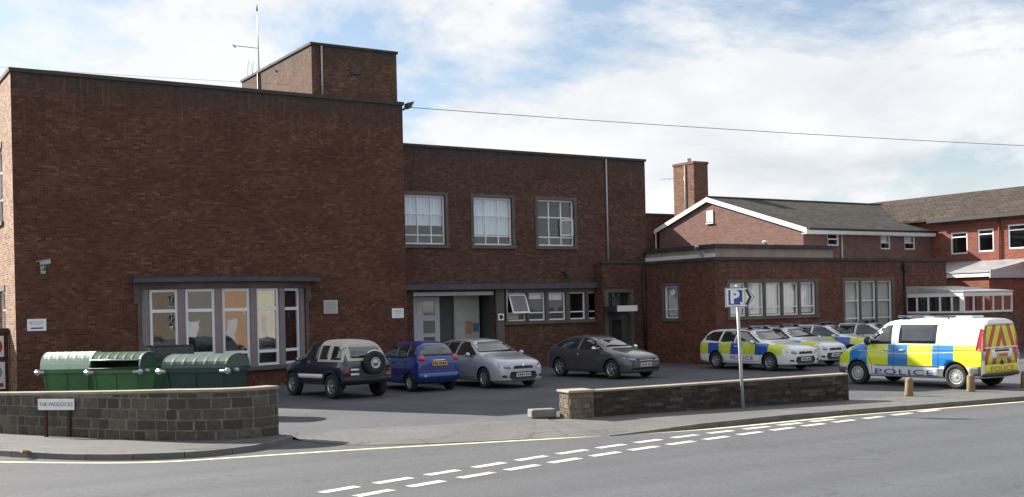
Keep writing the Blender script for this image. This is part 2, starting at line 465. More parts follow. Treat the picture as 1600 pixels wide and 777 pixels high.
class MB:
    def __init__(self):
        self.bm = bmesh.new()
        self.uvl = self.bm.loops.layers.uv.new('UVMap')
        self.mats = []
    def mi(self, mat):
        if mat not in self.mats:
            self.mats.append(mat)
        return self.mats.index(mat)
    def face(self, pts, mat, smooth=False):
        vs = [self.bm.verts.new(p) for p in pts]
        f = self.bm.faces.new(vs)
        f.material_index = self.mi(mat)
        f.smooth = smooth
        return f
    def hull8(self, p, mat):
        """p: 8 corners, bottom ring 0-3 (ccw from above) and top ring 4-7"""
        v = [self.bm.verts.new(q) for q in p]
        i = self.mi(mat)
        for q in ((3, 2, 1, 0), (4, 5, 6, 7), (0, 1, 5, 4), (1, 2, 6, 5), (2, 3, 7, 6), (3, 0, 4, 7)):
            f = self.bm.faces.new([v[k] for k in q])
            f.material_index = i
    def box(self, x0, x1, y0, y1, z0, z1, mat):
        self.hull8([(x0, y0, z0), (x1, y0, z0), (x1, y1, z0), (x0, y1, z0),
                    (x0, y0, z1), (x1, y0, z1), (x1, y1, z1), (x0, y1, z1)], mat)
    def prism(self, pts, z0, z1, mat, side=None):
        """vertical prism over a ccw outline; z0/z1 number or list"""
        n = len(pts)
        a = z0 if isinstance(z0, list) else [z0] * n
        c = z1 if isinstance(z1, list) else [z1] * n
        lo = [self.bm.verts.new((p[0], p[1], a[k])) for k, p in enumerate(pts)]
        hi = [self.bm.verts.new((p[0], p[1], c[k])) for k, p in enumerate(pts)]
        i, s = self.mi(mat), self.mi(side or mat)
        self.bm.faces.new(hi).material_index = i
        self.bm.faces.new(lo[::-1]).material_index = i
        for k in range(n):
            f = self.bm.faces.new([lo[k], lo[(k + 1) % n], hi[(k + 1) % n], hi[k]])
            f.material_index = s
    def extrude(self, pts, vec, mat):
        n = len(pts)
        vec = Vector(vec)
        a = [self.bm.verts.new(p) for p in pts]
        c = [self.bm.verts.new(Vector(p) + vec) for p in pts]
        i = self.mi(mat)
        self.bm.faces.new(a).material_index = i
        self.bm.faces.new(c[::-1]).material_index = i
        for k in range(n):
            f = self.bm.faces.new([a[(k + 1) % n], a[k], c[k], c[(k + 1) % n]])
            f.material_index = i
    def tube(self, pts, r, mat, n=8, caps=True):
        pts = [Vector(p) for p in pts]
        rs = r if isinstance(r, (list, tuple)) else [r] * len(pts)
        i = self.mi(mat)
        rings = []
        for k, p in enumerate(pts):
            d = (pts[min(k + 1, len(pts) - 1)] - pts[max(k - 1, 0)]).normalized()
            a = d.cross(Vector((0, 0, 1)))
            if a.length < 1e-3:
                a = Vector((1, 0, 0))
            a.normalize()
            c = d.cross(a)
            rings.append([self.bm.verts.new(p + (a * math.cos(t) + c * math.sin(t)) * rs[k])
                          for t in [2 * math.pi * j / n for j in range(n)]])
        for A, B in zip(rings, rings[1:]):
            for j in range(n):
                f = self.bm.faces.new([A[j], A[(j + 1) % n], B[(j + 1) % n], B[j]])
                f.material_index = i
                f.smooth = True
        if caps:
            self.bm.faces.new(rings[0][::-1]).material_index = i
            self.bm.faces.new(rings[-1]).material_index = i
    def lathe(self, prof, o, axis, mat, n=24, smooth=True):
        """prof: list of (t along axis, radius)"""
        axis = Vector(axis).normalized()
        a = axis.orthogonal().normalized()
        c = axis.cross(a)
        o = Vector(o)
        i = self.mi(mat)
        rings = []
        for t, r in prof:
            rings.append([self.bm.verts.new(o + axis * t + (a * math.cos(q) + c * math.sin(q)) * max(r, 1e-4))
                          for q in [2 * math.pi * j / n for j in range(n)]])
        for A, B in zip(rings, rings[1:]):
            for j in range(n):
                f = self.bm.faces.new([A[j], A[(j + 1) % n], B[(j + 1) % n], B[j]])
                f.material_index = i
                f.smooth = smooth
        self.bm.faces.new(rings[0][::-1]).material_index = i
        self.bm.faces.new(rings[-1]).material_index = i
    def bevel(self, w, seg=1):
        bmesh.ops.remove_doubles(self.bm, verts=self.bm.verts, dist=1e-5)
        es = [e for e in self.bm.edges if len(e.link_faces) == 2 and e.calc_face_angle(0) > R(25)]
        bmesh.ops.bevel(self.bm, geom=es, offset=w, segments=seg, affect='EDGES', profile=.5)
    def uvs(self):
        self.bm.normal_update()
        for f in self.bm.faces:
            n = f.normal
            if abs(n.z) > .95:
                for l in f.loops:
                    l[self.uvl].uv = l.vert.co.xy
            else:
                t = Vector((-n.y, n.x, 0)).normalized()
                s = math.sqrt(max(1e-6, 1 - n.z * n.z))
                for l in f.loops:
                    l[self.uvl].uv = (l.vert.co.dot(t), l.vert.co.z / s)
    def build(self, name, parent=None, at=None, recalc=True):
        """at: world origin of a top-level mesh; children of unrotated things are given in world coordinates"""
        if recalc:
            bmesh.ops.recalc_face_normals(self.bm, faces=self.bm.faces)
        self.uvs()
        off = Vector((0, 0, 0))
        if parent is not None:
            off = OFF.get(parent.name, off)
        elif at is not None:
            off = Vector(at)
        bmesh.ops.translate(self.bm, verts=self.bm.verts, vec=-off)
        me = bpy.data.meshes.new(name)
        self.bm.to_mesh(me)
        self.bm.free()
        for m in self.mats:
            me.materials.append(MATS[m])
        o = bpy.data.objects.new(name, me)
        COL.objects.link(o)
        if parent is not None:
            o.parent = parent
        else:
            o.location = off
        OFF[o.name] = off
        return o

def tag(o, label=None, cat=None, group=None, kind=None):
    if label: o['label'] = label
    if cat: o['category'] = cat
    if group: o['group'] = group
    if kind: o['kind'] = kind
    return o

def thing(name, loc, label, cat, group=None, rz=0., local=False):
    o = bpy.data.objects.new(name, None)
    o.empty_display_size = .3
    COL.objects.link(o)
    o.location = loc
    o.rotation_euler = (0, 0, rz)
    OFF[o.name] = Vector((0, 0, 0)) if local else Vector(loc)
    return tag(o, label, cat, group)

def copy_tree(o, parent=None):
    c = o.copy()
    COL.objects.link(c)
    if parent is not None:
        c.parent = parent
    for ch in list(o.children):
        copy_tree(ch, c)
    return c

class Fr:
    """a wall frame: u runs along the wall (left to right seen from outside), d goes into the building"""
    def __init__(self, x, y, ang):
        self.o = Vector((x, y, 0))
        self.U = Vector((math.cos(ang), math.sin(ang), 0))
        self.D = Vector((-math.sin(ang), math.cos(ang), 0))
    def p(self, u, z, d=0.):
        return self.o + self.U * u + self.D * d + Vector((0, 0, z))
    def box(self, mb, u0, u1, z0, z1, d0, d1, mat):
        p = self.p
        mb.hull8([p(u0, z0, d0), p(u1, z0, d0), p(u1, z0, d1), p(u0, z0, d1),
                  p(u0, z1, d0), p(u1, z1, d0), p(u1, z1, d1), p(u0, z1, d1)], mat)
    def wall(self, mb, u0, u1, z0, z1, holes, mat, reveal=.16, rmat=None):
        us = sorted({u0, u1} | {h[0] for h in holes} | {h[1] for h in holes})
        zs = sorted({z0, z1} | {h[2] for h in holes} | {h[3] for h in holes})
        us = [u for u in us if u0 <= u <= u1]
        zs = [z for z in zs if z0 <= z <= z1]
        for a, b in zip(us, us[1:]):
            for c, d in zip(zs, zs[1:]):
                mu, mz = (a + b) / 2, (c + d) / 2
                if any(h[0] < mu < h[1] and h[2] < mz < h[3] for h in holes):
                    continue
                mb.face([self.p(a, c), self.p(b, c), self.p(b, d), self.p(a, d)], mat)
        rm = rmat or mat
        for a, b, c, d in holes:
            p = self.p
            mb.face([p(a, c), p(a, d), p(a, d, reveal), p(a, c, reveal)], rm)
            mb.face([p(b, d), p(b, c), p(b, c, reveal), p(b, d, reveal)], rm)
            mb.face([p(a, d), p(b, d), p(b, d, reveal), p(a, d, reveal)], rm)
            mb.face([p(b, c), p(a, c), p(a, c, reveal), p(b, c, reveal)], rm)

def window(root, fr, u0, u1, z0, z1, cols, rows, set_in=.10, bar=.05, mat='white_frame', glass='pane', blind=None,
           blind_to=1., room=.9, edge=.06, depth=.07, blind_mat='net', room_mat='interior', folds=1.):
    """one window: frame (with the room's dark box behind it), pane and perhaps a curtain.
    cols / rows: inner bar positions as fractions"""
    W, H = u1 - u0, z1 - z0
    mb = MB()
    d0, d1 = set_in, set_in + depth
    fr.box(mb, u0, u0 + edge, z0, z1, d0, d1, mat)
    fr.box(mb, u1 - edge, u1, z0, z1, d0, d1, mat)
    fr.box(mb, u0 + edge, u1 - edge, z1 - edge, z1, d0, d1, mat)
    fr.box(mb, u0 + edge, u1 - edge, z0, z0 + edge, d0, d1, mat)
    prev = z0 + edge
    for r in list(rows) + [None]:
        zt = z1 - edge if r is None else z0 + H * r - bar / 2
        for c in cols:
            u = u0 + W * c
            fr.box(mb, u - bar / 2, u + bar / 2, prev, zt, d0 + .005, d1 - .005, mat)
        if r is not None:
            fr.box(mb, u0 + edge, u1 - edge, zt, zt + bar, d0 + .002, d1 - .002, mat)
            prev = zt + bar
    f = mb.build('window', root)
    p = fr.p
    mb = MB()
    dp = d0 + depth * .5
    fr.box(mb, u0 + edge * .5, u1 - edge * .5, z0 + edge * .5, z1 - edge * .5, dp, dp + .008, glass)
    mb.build('pane', f)
    # the room behind
    mb = MB()
    a, b, c, d, q0, q1 = u0 - .02, u1 + .02, z0 - .02, z1 + .02, d1 + .03, d1 + room
    for quad in ([p(a, c, q1), p(b, c, q1), p(b, d, q1), p(a, d, q1)], [p(a, c, q0), p(a, c, q1), p(a, d, q1), p(a, d, q0)],
                 [p(b, c, q1), p(b, c, q0), p(b, d, q0), p(b, d, q1)], [p(a, c, q0), p(b, c, q0), p(b, c, q1), p(a, c, q1)],
                 [p(a, d, q1), p(b, d, q1), p(b, d, q0), p(a, d, q0)]):
        mb.face(quad, room_mat)
    mb.build('room', f, recalc=False)
    if blind:
        mb = MB()
        n = 18
        zb = z1 - edge - (H - 2 * edge) * blind_to
        pts = []
        for k in range(n + 1):
            t = k / n
            pts.append((u0 + edge * .5 + (W - edge) * t, d1 + .07 + folds * (.018 * math.sin(t * W * 16) + .01 * math.sin(t * W * 37))))
        for (ua, da), (ub, db) in zip(pts, pts[1:]):
            mb.face([p(ua, zb, da), p(ub, zb, db), p(ub, z1 - edge * .5, db), p(ua, z1 - edge * .5, da)], blind_mat, True)
        mb.build('curtain', f)
    return f

def text_mb(txt, size, place, mat, extr=.004, align='CENTER', spacing=1.0, squash=1.0, bold=0.):
    """text as a mesh builder; place(x, y, t) maps text coordinates to a point"""
    cu = bpy.data.curves.new('lettering', 'FONT')
    cu.body = txt
    cu.size = size
    cu.align_x = align
    cu.align_y = 'CENTER'
    cu.space_character = spacing
    cu.resolution_u = 3
    cu.offset = bold
    o = bpy.data.objects.new('lettering', cu)
    COL.objects.link(o)
    dg = bpy.context.evaluated_depsgraph_get()
    me = bpy.data.meshes.new_from_object(o.evaluated_get(dg))
    mb = MB()
    i = mb.mi(mat)
    vs = [v.co.copy() for v in me.vertices]
    top = [mb.bm.verts.new(place(v.x * squash, v.y, extr)) for v in vs]
    for pl in me.polygons:
        try:
            mb.bm.faces.new([top[k] for k in pl.vertices]).material_index = i
        except ValueError:
            pass
    bpy.data.objects.remove(o)
    bpy.data.curves.remove(cu)
    bpy.data.meshes.remove(me)
    return mb

def smooth_line(pts, n=6):
    """Catmull-Rom through 2-D points"""
    out = []
    P = [pts[0]] + list(pts) + [pts[-1]]
    for k in range(1, len(P) - 2):
        a, b, c, d = (Vector(P[k - 1]), Vector(P[k]), Vector(P[k + 1]), Vector(P[k + 2]))
        for j in range(n):
            t = j / n
            out.append(.5 * ((2 * b) + (c - a) * t + (2 * a - 5 * b + 4 * c - d) * t * t + (3 * b - a - 3 * c + d) * t ** 3))
    out.append(Vector(pts[-1]))
    return out

def offset_line(pts, d):
    """2-D polyline moved d to its left"""
    out = []
    for k, p in enumerate(pts):
        t = (pts[min(k + 1, len(pts) - 1)] - pts[max(k - 1, 0)]).normalized()
        out.append(Vector((p.x - t.y * d, p.y + t.x * d)))
    return out
# ------------------------------------------------------------------ ground, road, kerbs, markings
ROAD = -.10

def sheet(name, pts, z, mat, kind='structure'):
    mb = MB()
    zs = z if isinstance(z, list) else [z] * len(pts)
    vs = [mb.bm.verts.new((p[0], p[1], q)) for p, q in zip(pts, zs)]
    f = mb.bm.faces.new(vs)
    f.material_index = mb.mi(mat)
    if f.normal.z < 0 or True:
        mb.bm.normal_update()
        if f.normal.z < 0:
            f.normal_flip()
    bmesh.ops.triangulate(mb.bm, faces=mb.bm.faces[:], ngon_method='EAR_CLIP')
    return tag(mb.build(name, recalc=False), kind=kind)

def ribbon(name, a, b, za, zb, mat, kind='structure'):
    """strip between two polylines of equal length"""
    mb = MB()
    i = mb.mi(mat)
    A = [mb.bm.verts.new((p[0], p[1], za[k] if isinstance(za, list) else za)) for k, p in enumerate(a)]
    B = [mb.bm.verts.new((p[0], p[1], zb[k] if isinstance(zb, list) else zb)) for k, p in enumerate(b)]
    for k in range(len(A) - 1):
        f = mb.bm.faces.new([A[k], A[k + 1], B[k + 1], B[k]])
        f.material_index = i
    mb.bm.normal_update()
    for f in mb.bm.faces:
        if f.normal.z < 0:
            f.normal_flip()
    return tag(mb.build(name, recalc=False), kind=kind)

sheet('ground', [(-600, -600), (700, -600), (700, 700), (-600, 700)], -.118, 'pavement')
sheet('road', [(-90, -7), (150, -7), (150, 24), (-90, 60)], ROAD, 'road')
sheet('far_pavement', [(-90, -10.5), (150, -10.5), (150, -7), (-90, -7)], 0, 'pavement')

kerbL = [(-8, 44), (-2, 33.0), (.9, 27.0), (2.56, 23.81), (3.07, 22.75), (3.95, 21.32), (4.85, 20.45), (5.86, 19.98),
         (6.46, 20.0), (7.11, 20.15), (7.78, 20.6), (8.15, 20.97), (8.32, 21.4), (8.34, 21.8)]
kL = smooth_line(kerbL, 5)
kR0 = [(13.3, 17.45), (14.2, 17.3), (15.04, 17.2), (16.5, 17.2), (18.34, 17.18), (20.9, 16.85), (25.21, 16.34), (34, 15.3), (60, 12.3), (120, 5.5)]
kR = smooth_line(kR0, 4)
wall_front_L = [(-7, 48), (-1.2, 36.0), (1.2, 30.9), (2.95, 27.4), (3.57, 26.25), (4.55, 24.52), (5.46, 22.98), (6.2, 22.05), (6.9, 21.55), (7.55, 21.40), (8.10, 21.58)]
wL = smooth_line(wall_front_L, 5)

# car park: one sheet behind the kerbs
inner = [(8.25, 21.9), (9.4, 21.5), (11, 21.0), (12.6, 20.6), (13.9, 20.3), (14.6, 19.7), (21.65, 18.55), (27.6, 17.8), (34, 16.9), (60, 13.6), (120, 6.9)]
cp = [tuple(p) for p in offset_line(kL, .2)[:-4]] + inner + [(120, 120), (-60, 120), (-60, 48)]
sheet('car_park', cp, -.004, 'car_park')
# pavement on the corner, from the kerb to the stone wall
pl = [tuple(p) for p in offset_line(kL, .12)] + [tuple(p) for p in reversed(offset_line(wL, .1))]
sheet('corner_pavement', pl, 0., 'pavement')
# pavement in front of the low wall: dropped at its left end
kin = offset_line(kR, .12)
zk = [-.085 if p.x < 13.4 else (0 if p.x > 15.4 else -.085 + .085 * (p.x - 13.4) / 2) for p in kin]
back = []
for p in kin:
    x = max(p.x, 13.3) + .4
    if x < 14.2: y = 20.2 - (x - 13.3) * .25
    elif x < 21.65: y = 19.95 - (x - 14.2) * .168 + .05
    else: y = 18.70 - (x - 21.65) * .124
    back.append((x, y))
ribbon('pavement', kin, back, zk, .001, 'pavement')
# the dropped crossing into the car park
oa = smooth_line([(8.35, 20.9), (8.9, 19.6), (10.0, 18.85), (11.6, 18.2), (13.32, 17.5)], 5)
ia = smooth_line([(8.30, 21.95), (9.4, 21.55), (11.0, 21.05), (12.6, 20.65), (13.75, 20.25)], 5)
ribbon('crossing', oa, ia, ROAD + .008, 0.002, 'apron')
# darker reinstated patch in the corner pavement, with its pale edge
sheet('pavement_patch', [(5.95, 20.5), (6.05, 20.14), (6.6, 20.17), (7.15, 20.32), (7.62, 20.66), (7.3, 20.95)], .005, 'patch_dark')
sheet('patch_edge', [(5.75, 20.62), (5.93, 20.42), (7.3, 20.9), (7.62, 20.62), (7.74, 20.74), (7.36, 21.08)], .0045, 'apron')

def kerb(name, line, ztop, w=.125, seg=.9):
    mb = MB()
    # walk along the line in stones
    pts = [Vector(p) for p in line]
    L = [0]
    for a, b in zip(pts, pts[1:]):
        L.append(L[-1] + (b - a).length)
    def at(s):
        for k in range(len(L) - 1):
            if s <= L[k + 1] or k == len(L) - 2:
                t = (s - L[k]) / max(1e-6, L[k + 1] - L[k])
                d = (pts[k + 1] - pts[k]).normalized()
                return pts[k] + (pts[k + 1] - pts[k]) * t, Vector((-d.y, d.x))
    s = 0
    while s < L[-1] - .05:
        e = min(L[-1], s + seg)
        a, na = at(s + .006)
        m, nm = at((s + e) / 2)
        b, nb = at(e - .006)
        dz = random.uniform(-.003, .003)
        for (p, n), (q, k) in (((a, na), (m, nm)), ((m, nm), (b, nb))):
            za, zb = ztop(p.x) + dz, ztop(q.x) + dz
            i = p + n * w
            j = q + k * w
            mb.hull8([(p.x, p.y, ROAD - .03), (q.x, q.y, ROAD - .03), (j.x, j.y, ROAD - .03), (i.x, i.y, ROAD - .03),
                      (p.x + n.x * .015, p.y + n.y * .015, za), (q.x + k.x * .015, q.y + k.y * .015, zb), (j.x, j.y, zb), (i.x, i.y, za)], 'kerb_stone')
        s = e
    return tag(mb.build(name), kind='structure')
kerb('kerb', kL, lambda x: .006)
kerb('kerb', kR, lambda x: -.082 if x < 13.4 else (.006 if x > 15.4 else -.082 + .088 * (x - 13.4) / 2))

yl = smooth_line([(-8, 42.4), (-2.2, 31.6), (.9, 25.6), (2.42, 22.54), (2.96, 21.83), (3.88, 20.86), (4.8, 20.05), (5.48, 19.68), (6.09, 19.52), (7.29, 19.27), (9.1, 18.82),
                  (10.87, 18.27), (12.75, 17.72), (15.53, 17.02), (19.57, 16.86), (22.23, 16.52), (25.26, 16.15), (34, 15.05), (60, 12.05), (110, 6.4)], 8)
ribbon('yellow_line', offset_line(yl, .065), offset_line(yl, -.065), ROAD + .004, ROAD + .004, 'paint_line_yellow')
def dashes(name, line, start, n, ln=.70, pitch=1.0, w=.195):
    pts = smooth_line(line, 8)
    mb = MB()
    L = [0]
    for a, b in zip(pts, pts[1:]):
        L.append(L[-1] + (b - a).length)
    def at(s):
        for k in range(len(L) - 1):
            if s <= L[k + 1]:
                return pts[k] + (pts[k + 1] - pts[k]) * ((s - L[k]) / (L[k + 1] - L[k]))
        return pts[-1]
    z = ROAD + .005
    for k in range(n):
        a, b = at(start + k * pitch), at(start + k * pitch + ln * random.uniform(.94, 1.03))
        d = (b - a).normalized()
        q = Vector((-d.y, d.x)) * w / 2
        mb.face([(a.x - q.x, a.y - q.y, z), (b.x - q.x, b.y - q.y, z), (b.x + q.x, b.y + q.y, z), (a.x + q.x, a.y + q.y, z)], 'paint_line_white')
    return tag(mb.build(name), kind='structure')
dashes('give_way_line', [(2.1, 12.9), (5.2, 14.35), (6.2, 14.83), (8.9, 15.47), (11.5, 16.03), (14.4, 16.42), (17.3, 16.55), (19.6, 16.62)], 4.50, 13)
dashes('give_way_line', [(3.4, 12.5), (5.4, 13.65), (6.42, 14.2), (8.8, 14.80), (11.8, 15.42), (14.5, 15.80), (17.6, 16.12), (20.6, 16.28), (22.2, 16.38)], 3.47, 16)

# ------------------------------------------------------------------ stone walls
def strip_wall(name, line, th, z0, ztop, mat, cap, capmat, capw=.03, caph=.05):
    """a wall along a 2-D line (its front face), with courses that follow it; returns body and cap builders"""
    n = len(line)
    bk = offset_line(line, th)
    mb = MB()
    i = mb.mi(mat)
    L = [0]
    for a, b in zip(line, line[1:]):
        L.append(L[-1] + (b - a).length)
    def quad(pts, uvs):
        f = mb.bm.faces.new([mb.bm.verts.new(p) for p in pts])
        f.material_index = i
        for l, u in zip(f.loops, uvs):
            l[mb.uvl].uv = u
    for k in range(n - 1):
        a, b, c, d = line[k], line[k + 1], bk[k], bk[k + 1]
        ta, tb = ztop(L[k], a) - caph, ztop(L[k + 1], b) - caph
        quad([(a.x, a.y, z0), (b.x, b.y, z0), (b.x, b.y, tb), (a.x, a.y, ta)], [(L[k], z0), (L[k + 1], z0), (L[k + 1], tb), (L[k], ta)])
        quad([(d.x, d.y, z0), (c.x, c.y, z0), (c.x, c.y, ta), (d.x, d.y, tb)], [(L[k + 1], z0), (L[k], z0), (L[k], ta), (L[k + 1], tb)])
    for k, s in ((0, 1), (n - 1, -1)):
        a, c = line[k], bk[k]
        t = ztop(L[k], a) - caph
        q = [(c.x, c.y, z0), (a.x, a.y, z0), (a.x, a.y, t), (c.x, c.y, t)]
        u = [(0, z0), (th, z0), (th, t), (0, t)]
        quad(q if s > 0 else q[::-1], u if s > 0 else u[::-1])
    mb.uvs = lambda: None
    cm = MB()
    fo, bo = offset_line(line, -capw), offset_line(bk, capw)
    for k in range(n - 1):
        ta, tb = ztop(L[k], line[k]), ztop(L[k + 1], line[k + 1])
        e0 = .012 if k % 3 == 0 and cap else 0
        a, b, d, c = fo[k].lerp(fo[k + 1], e0), fo[k + 1], bo[k + 1], bo[k].lerp(bo[k + 1], e0)
        cm.hull8([(a.x, a.y, ta - caph + .001), (b.x, b.y, tb - caph + .001), (d.x, d.y, tb - caph + .001), (c.x, c.y, ta - caph + .001),
                  (a.x, a.y, ta), (b.x, b.y, tb), (d.x, d.y, tb), (c.x, c.y, ta)], capmat)
    return mb, cm

def lay_stones(mb, line, z0, ztop, course, lens, mat, proud=.02, gap=.014, s0=0., s1=1e9):
    """courses of separate stones on the face of a wall along a 2-D line"""
    pts = [Vector(p) for p in line]
    L = [0]
    for a, b in zip(pts, pts[1:]):
        L.append(L[-1] + (b - a).length)
    def at(s):
        for k in range(len(L) - 1):
            if s <= L[k + 1] or k == len(L) - 2:
                t = (s - L[k]) / max(1e-6, L[k + 1] - L[k])
                d = (pts[k + 1] - pts[k]).normalized()
                return pts[k].lerp(pts[k + 1], t), Vector((-d.y, d.x))
    rnd = random.Random(5)
    heights = []
    z = 0.
    while z < 1.4:
        h = course * rnd.uniform(.85, 1.18)
        heights.append((z, z + h))
        z += h
    for (za, zb) in heights:
        s = s0 - rnd.uniform(0, lens[1])
        end = min(s1, L[-1])
        while s < end:
            e = s + rnd.uniform(*lens)
            a, b = max(s, s0), min(e, end)
            s = e
            if b - a < .05:
                continue
            m = (a + b) / 2
            zt = min(zb, ztop(at(m)[0].x)) - gap
            if zt - za < .03:
                continue
            parts = [(za, zt)]
            if lens[0] > .2 and rnd.random() < .12 and zt - za > .12:
                parts = [(za, za + (zt - za) * .5), (za + (zt - za) * .5 + gap, zt)]
            for pa, pb in parts:
                pr = proud * rnd.uniform(.5, 1.3)
                sh = gap / 2
                # outline along the curve: front edge in four steps, then the back
                ring = []
                steps = 4
                tilt = rnd.uniform(-.007, .007)
                for k in range(steps + 1):
                    p, n = at(a + sh + (b - a - 2 * sh) * k / steps)
                    rim = .008 if k in (0, steps) else 0
                    p = p - n * (pr - rim + rnd.uniform(-.003, .003) + tilt * (k / steps - .5))
                    ring.append((p.x, p.y))
                for k in (steps, 0):
                    p, n = at(a + sh + (b - a - 2 * sh) * k / steps)
                    p = p + n * .03
                    ring.append((p.x, p.y))
                jl = [rnd.uniform(-.006, .006) for _ in ring]
                jh = [rnd.uniform(-.007, .007) for _ in ring]
                mb.prism(ring, [z0 + pa + j for j in jl], [z0 + pb + j for j in jh], mat)
root = thing('stone_wall', (5.5, 23, 0), 'curved wall of dark squared stone on the corner with green bins behind', 'wall')
wl = wL
htL = lambda x: .86 + .13 * min(1, max(0, (x - 3.4) / 2.6))
mb, cm = strip_wall('wall', wl, .32, -.02, lambda s, p: htL(p.x), 'mortar', True, 'stone_cap')
lay_stones(mb, wl, 0., lambda x: htL(x) - .05, .19, (.18, .50), 'squared_stone', .014, .032)
endl = [wl[-1] + Vector((0, 0)), offset_line(wl, .32)[-1]]
lay_stones(mb, endl, 0., lambda x: .94, .185, (.14, .3), 'squared_stone', .02, .022)
mb.build('masonry', root)
cm.build('coping', root)

root = thing('stone_wall', (17.5, 19.3, 0), 'low straight wall of thin dark stone beside the parking sign', 'wall')
ln = [Vector((14.72, 19.862)).lerp(Vector((21.65, 18.70)), k / 14) for k in range(15)]
htR = lambda x: .585 + .075 * (x - 14.2) / 7.4
mb, cm = strip_wall('wall', ln, .30, -.02, lambda s, p: htR(p.x), 'dark_mortar', True, 'stone_cap', .015, .04)
lay_stones(mb, ln, 0., lambda x: htR(x) - .04, .075, (.12, .42), 'thin_stone', .016, .010)
lay_stones(mb, [ln[-1], offset_line(ln, .30)[-1]], 0., lambda x: .62, .075, (.1, .25), 'thin_stone', .016, .010)
mb.build('masonry', root)
cm.build('coping', root)
mb = MB()
pq = [Vector(p) for p in ((14.14, 19.92), (14.715, 19.83), (14.80, 20.36), (14.24, 20.46))]
mb.prism([tuple(p) for p in pq], -.02, .55, 'mortar')
for a, b in ((3, 0), (0, 1)):
    lay_stones(mb, [pq[a], pq[b]], 0., lambda x: .555, .10, (.12, .36), 'pale_stone', .02, .014)
pier = mb.build('pier', root)
mb = MB()
mb.prism([(14.07, 19.87), (14.73, 19.77), (14.83, 20.39), (14.18, 20.50)], .556, .615, 'stone_cap')
mb.bevel(.015)
mb.build('capstone', pier)

mb = MB()
mb.prism([(13.55, 20.55), (14.1, 20.38), (14.2, 20.72), (13.66, 20.9)], 0, .19, 'concrete')
mb.bevel(.025)
tag(mb.build('concrete_block', at=(13.87, 20.64, 0)), 'pale concrete block on the ground at the left end of the low stone wall', 'block')

# weeds and grit along the foot of the walls, moss on the kerb
mb = MB()
rw = random.Random(11)
def tuft(x, y, n, h):
    for _ in range(n):
        a = rw.uniform(0, 6.28)
        bx, by = x + rw.uniform(-.05, .05), y + rw.uniform(-.03, .03)
        l = h * rw.uniform(.5, 1.2)
        w_ = .006
        tx, ty = bx + math.cos(a) * l * .5, by + math.sin(a) * l * .5
        mb.face([(bx - w_, by, 0), (bx + w_, by, 0), (tx, ty, l)], 'weed')
for line in (wL[25:], ln):
    for p, q in zip(line, line[1:]):
        for _ in range(rw.randint(0, 3)):
            t = rw.random()
            d = (q - p).normalized()
            c = p.lerp(q, t) + Vector((d.y, -d.x)) * .035
            tuft(c.x, c.y, rw.randint(4, 12), rw.uniform(.02, .06))
tag(mb.build('weeds', recalc=False), kind='stuff')
mb = MB()
mb.lathe([(0, .09), (.025, .08), (.045, .05), (.052, .01)], (3.42, 22.02, .0), (0, 0, 1), 'moss', 12)
for v in mb.bm.verts:
    v.co += Vector((rw.uniform(-.02, .02), rw.uniform(-.02, .02), rw.uniform(-.006, .006)))
tag(mb.build('moss'), kind='stuff')
mb = MB()
mb.hull8([(24.30, 18.95, 0), (24.42, 18.92, 0), (24.45, 19.0, 0), (24.33, 19.03, 0), (24.32, 18.96, .03), (24.40, 18.94, .05), (24.42, 18.99, .04), (24.34, 19.02, .02)], 'sign_white')
tag(mb.build('paper_scrap', at=(24.37, 18.97, 0)), 'scrap of white paper lying on the tarmac beside the van', 'litter')

# bollards
def bollard(x, y, h, lean, label):
    mb = MB()
    mb.lathe([(0, .105), (.03, .108), (h * .55, .100), (h * .86, .094), (h * .94, .08), (h * .985, .05), (h, .012)], (0, 0, 0), (lean, 0, 1), 'bollard_stone', 14)
    o = mb.build('bollard')
    o.location = (x, y, 0)
    tag(o, label, 'bollard', 'short stone bollards on the pavement edge')
bollard(23.58, 18.44, .47, .05, 'short stone bollard below the blue and yellow side of the van')
bollard(25.72, 18.17, .45, -.02, 'short stone bollard in front of the rear corner of the van')
bollard(27.78, 17.98, .45, .0, 'short stone bollard past the rear bumper of the van, furthest to the right')
# ------------------------------------------------------------------ the police station
PI2 = math.pi / 2
st = thing('police_station', (18.95, 37, 0), 'flat roofed brown brick building with a bow window, rooftop tower and long low wing', 'building')
F1 = Fr(0, 37.0, 0)
mb = MB()
F1.wall(mb, 5.55, 18.95, -.1, 10.03, [], 'main_brick')
Fr(18.95, 37, PI2).wall(mb, 0, 13, -.1, 10.03, [], 'main_brick')
Fr(18.95, 50, math.pi).wall(mb, 0, 13.4, -.1, 10.03, [], 'main_brick')
mb.face([(5.55, 37, 9.7), (18.95, 37, 9.7), (18.95, 50, 9.7), (5.55, 50, 9.7)], 'hood_lead')
mb.build('wall', st, recalc=False)
# sunny left flank with its windows
F1s = Fr(5.55, 50, -PI2)
holesL = [(9.6, 11.0, 5.6, 7.95), (9.6, 11.0, 1.3, 3.35), (5.2, 6.6, 5.6, 7.95), (5.2, 6.6, 1.3, 3.35), (1.4, 2.8, 5.6, 7.95), (1.4, 2.8, 1.3, 3.35)]
mb = MB()
F1s.wall(mb, 0, 13, -.1, 10.03, holesL, 'sunlit_brick')
mb.build('wall', st, recalc=False)
for h in holesL:
    window(st, F1s, *h, [.5], [.32, .7], blind=True, blind_to=.6)
mb = MB()
for a in [(5.5, 19.0, 36.94, 37.28), (5.5, 5.84, 37.28, 50.05), (18.66, 19.0, 37.28, 50.05)]:
    mb.box(*a, 10.031, 10.15, 'coping')
mb.build('coping', st)
mb = MB()
for h in holesL:
    F1s.box(mb, h[0] - .08, h[1] + .08, h[2] - .13, h[2] - .003, -.07, .1, 'dressed_stone')
    F1s.box(mb, h[0] - .08, h[1] + .08, h[3] + .003, h[3] + .18, -.03, .1, 'dressed_stone')
